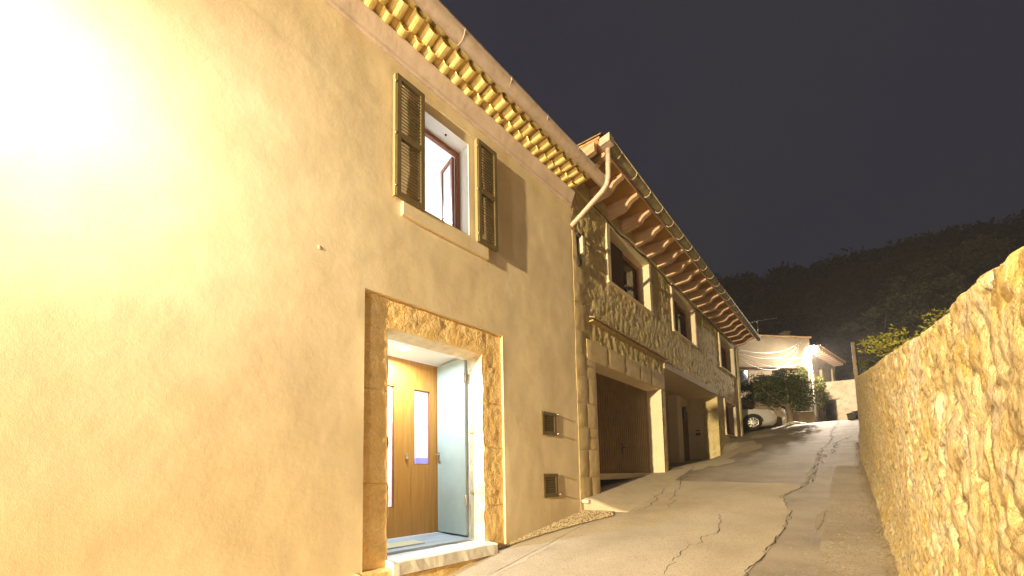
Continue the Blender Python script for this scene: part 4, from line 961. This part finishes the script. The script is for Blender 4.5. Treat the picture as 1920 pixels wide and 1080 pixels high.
# wires
A = h2w(.03, 11.38, 6.05)
wires = [((-2.95, 28.06, 9.25), 6.12, .50, 'topmost'), ((-2.97, 28.02, 9.15), 6.02, .72, 'second'), ((LPX-.2, LPY, 7.65), 6.05, .22, 'straightest'), ((-3.06, 27.90, 8.90), 5.80, 1.10, 'lowest'), ((LPX-.2, LPY, 7.55), 5.90, .55, 'loosest')]
for k, (B, za, sag, nm) in enumerate(wires):
    m = MB(); a = Vector((A.x, A.y, za)); b = Vector(B); m.tube([a+(b-a)*i/24+Vector((0, 0, -sag*4*(i/24)*(1-i/24)*(.75+.25*i/24))) for i in range(25)], .009, 6)
    tag(m.build('overhead_cable', CABW), ['taut pale cable with the highest end, strung from stone house to cream house eave', 'second highest pale cable sagging from stone house to cream house eave', 'pale cable running nearly straight from the stone house to the lamp pole', 'deepest sagging pale cable looping before the dense tree', 'pale cable ending just under the straight one beside the lamp'][k], 'cable', 'cables strung between the two houses')

# ------------------------------------------------------------------ FAR STONE HOUSE (side facade going uphill)
pA, pB = Vector((-3.0, 31.8, 0)), Vector((-2.2, 37.6, 0)); dv = (pB-pA).normalized()
SH = empty('far_stone_house', (pA.x, pA.y, 4.45), math.atan2(-dv.x, dv.y), 'small stone house with a tiled eave lit by the far lamp', 'house')
m = MB(); wall_grid(m, 0, 5.85, -1, 5.0, [(1.6, 2.5, 2.3, 4.1), (4.6, 5.3, 3.0, 4.6)], .25, lambda y, z: .03*fn(y, z, 0, 3), .25); m.quad((0, 0, -1), (0, 0, 5.0), (-5, 0, 6.4), (-5, 0, -1)); m.quad((0, 5.85, 5.0), (0, 5.85, -1), (-5, 5.85, -1), (-5, 5.85, 6.4)); m.box(-.26, -.25, 1.4, 5.5, 2.2, 4.8); m.build('wall', BSTONE, SH)
for a, b, c, d in ((1.6, 2.5, 2.3, 4.1), (4.6, 5.3, 3.0, 4.6)):
    m = MB(); m.box(-.22, -.16, a, b, c, d); m.build('window', DARKW, SH)
m = MB(); m.hexa([(.6, -.4, 4.95), (.6, 6.1, 4.95), (-5, 6.1, 6.5), (-5, -.4, 6.5), (.6, -.4, 5.05), (.6, 6.1, 5.05), (-5, 6.1, 6.6), (-5, -.4, 6.6)]); roof_tiles(m, .64, 5.05, -5, 6.6, -.3, 6.1, .3, .13); m.build('roof', TERRA, SH)
for k in range(11):
    m = MB(); y = .0+k*.55; m.box(0.01, .56, y, y+.12, 4.80, 4.93); m.build('rafter', WOODD, SH)
# end wall with the gate
EW = empty('garden_end_wall', (-1.7, 34.0, 4.66), R(22), 'tall pale stone wall closing the top of the lane, with a dark gate in it', 'wall')
wg = MB()
wall_grid(wg, -1.25, 2.6, -1, 2.85, [(-.95, -.33, -1, 1.56)], .10, lambda y, z: .022*fn(y, z, 0, 2.5)+.012*fn(y, z, 3, 9), .3)
wg.box(-.35, -.04, -1.25, -.96, -1, 2.83); wg.box(-.35, -.04, -.32, 2.6, -1, 2.83); wg.box(-.35, -.04, -.96, -.32, 1.57, 2.83)
w_ = wg.build('wall', BSTONE, EW); w_.rotation_euler = (0, 0, R(-90))
m = MB()
for k in range(8): x = -.92+k*.08; m.tube([(x, .1, -.3), (x, .1, 1.5)], .014, 6)
m.box(-.945, -.335, .08, .12, 1.46, 1.52); m.box(-.945, -.335, .08, .12, -.1, -.02); m.box(-.94, -.34, .125, .14, -.3, 1.48); m.build('gate', DARKM, EW)
m = MB(); m.box(-1.05, -.22, -.10, .05, 1.562, 1.64); m.build('gate_lintel', BCREAM, EW)

# ------------------------------------------------------------------ HILL with its wood
def hill(x, y):
    rz = 1.4+(.428-.0022*(x+4)+.012*math.sin(x*.05+1)+.010*math.sin(x*.13))*110 - 6
    t = sstep(44, 118, y); return 5.0+(rz-5.0)*(t**.9)+1.2*fn(x, y, 0, .03)
m = MB(); hx = lines(-150, 120, 5)+[120]; hy = lines(44, 150, 4)+[150, 200]
for y in hy:
    for x in hx: m.add([(x, y, hill(x, y) - (y-118)*.1*(y > 118))])
nx = len(hx)
for j in range(len(hy)-1):
    for i in range(nx-1): k = j*nx+i; m.face((k, k+1, k+nx+1, k+nx), True)
tag(m.build('hill', mat('hill_earth', (.05, .04, .025), (.09, .07, .045), .3, .95)), kind='structure')
m = MB(); random.seed(11)
def fartree(m, x, y, z, h, r, n):
    for k in range(6):
        a = random.random()*6.3; q = random.uniform(.0, .6)*r
        leaf_quads(m, (x+q*math.cos(a), y+q*math.sin(a), z+h*random.uniform(.5, 1.0)), r*random.uniform(.45, .7), n//6, r*.19, 1, 1, 1, .6, .2)
cnt = 0
for k in range(2300):
    y = 46+78*random.random()**.8; x = random.uniform(-.36*y, .26*y)
    h = random.uniform(3.2, 6.5); fartree(m, x, y, hill(x, y), h, h*.42, 60)
for k in range(160): x = random.uniform(-38, 32); y = random.uniform(108, 120); h = random.uniform(3, 8.5); fartree(m, x, y, hill(x, y)-.5, h, h*.38, 110)
tag(m.build('hillside_wood', PINED), 'dark pine wood covering the hillside behind the lane', 'wood', kind='stuff')
# pines that can be told apart at the foot of the hill
def pine(name_label, x, y, h, r, proto=None):
    t = empty('pine_tree', (x, y, hill(x, y)-.2), random.random()*6, name_label, 'tree', 'pines at the foot of the hill')
    m = MB(); m.tube([(0, 0, -.5), (.1, 0, h*.4), (-.05, .1, h*.8)], r*.07, 7, r_end=r*.03)
    for k in range(7): a = k*.9; m.tube([(0, 0, h*(.4+.05*k)), (r*.6*math.cos(a), r*.6*math.sin(a), h*(.6+.05*k))], r*.03, 5, r_end=r*.01)
    m.build('trunk', BARK, t)
    m = MB()
    for k in range(34):
        a = random.random()*6.3; q = r*math.sqrt(random.random())*.9; z = h*(.55+.4*random.random())
        leaf_quads(m, (q*math.cos(a), q*math.sin(a), z), r*.30, 70, r*.055, 1, 1, 1, .5, .15)
    m.build('crown', PINE, t)
for a in [('round pine right behind the stone house roof', 2.2, 50, 8.5, 3.0), ('broad pale pine above the leaning pole', .8, 56, 9.5, 3.6), ('tall pine above the bright shrub on the wall', 4.4, 60, 10.5, 3.6), ('wide pine just left of the wall top skyline', 7.6, 58, 9.5, 3.8),
          ('pine standing higher up the slope over the leaning pole', 3.6, 70, 10, 4.0), ('pine higher up the slope near the wall top', 8.2, 74, 10, 4.2), ('low pine behind the tiled eave of the far stone house', -.9, 48, 6.0, 2.6), ('small pine between the leaning pole and the end wall', .9, 46.5, 5.0, 2.4)]: pine(*a)

# ------------------------------------------------------------------ haze
hm = bpy.data.materials.new('haze_air'); hm.use_nodes = True; hn = hm.node_tree; hn.nodes.clear()
ho = hn.nodes.new('ShaderNodeOutputMaterial'); hv = hn.nodes.new('ShaderNodeVolumePrincipled'); hv.inputs['Color'].default_value = (.8, .78, .82, 1); hv.inputs['Density'].default_value = HAZE
hn.links.new(hv.outputs[0], ho.inputs['Volume'])
if HAZE > 0:
    m = MB(); m.box(-420, 420, -80, 430, -12, 110); tag(m.build('haze', hm), kind='stuff')
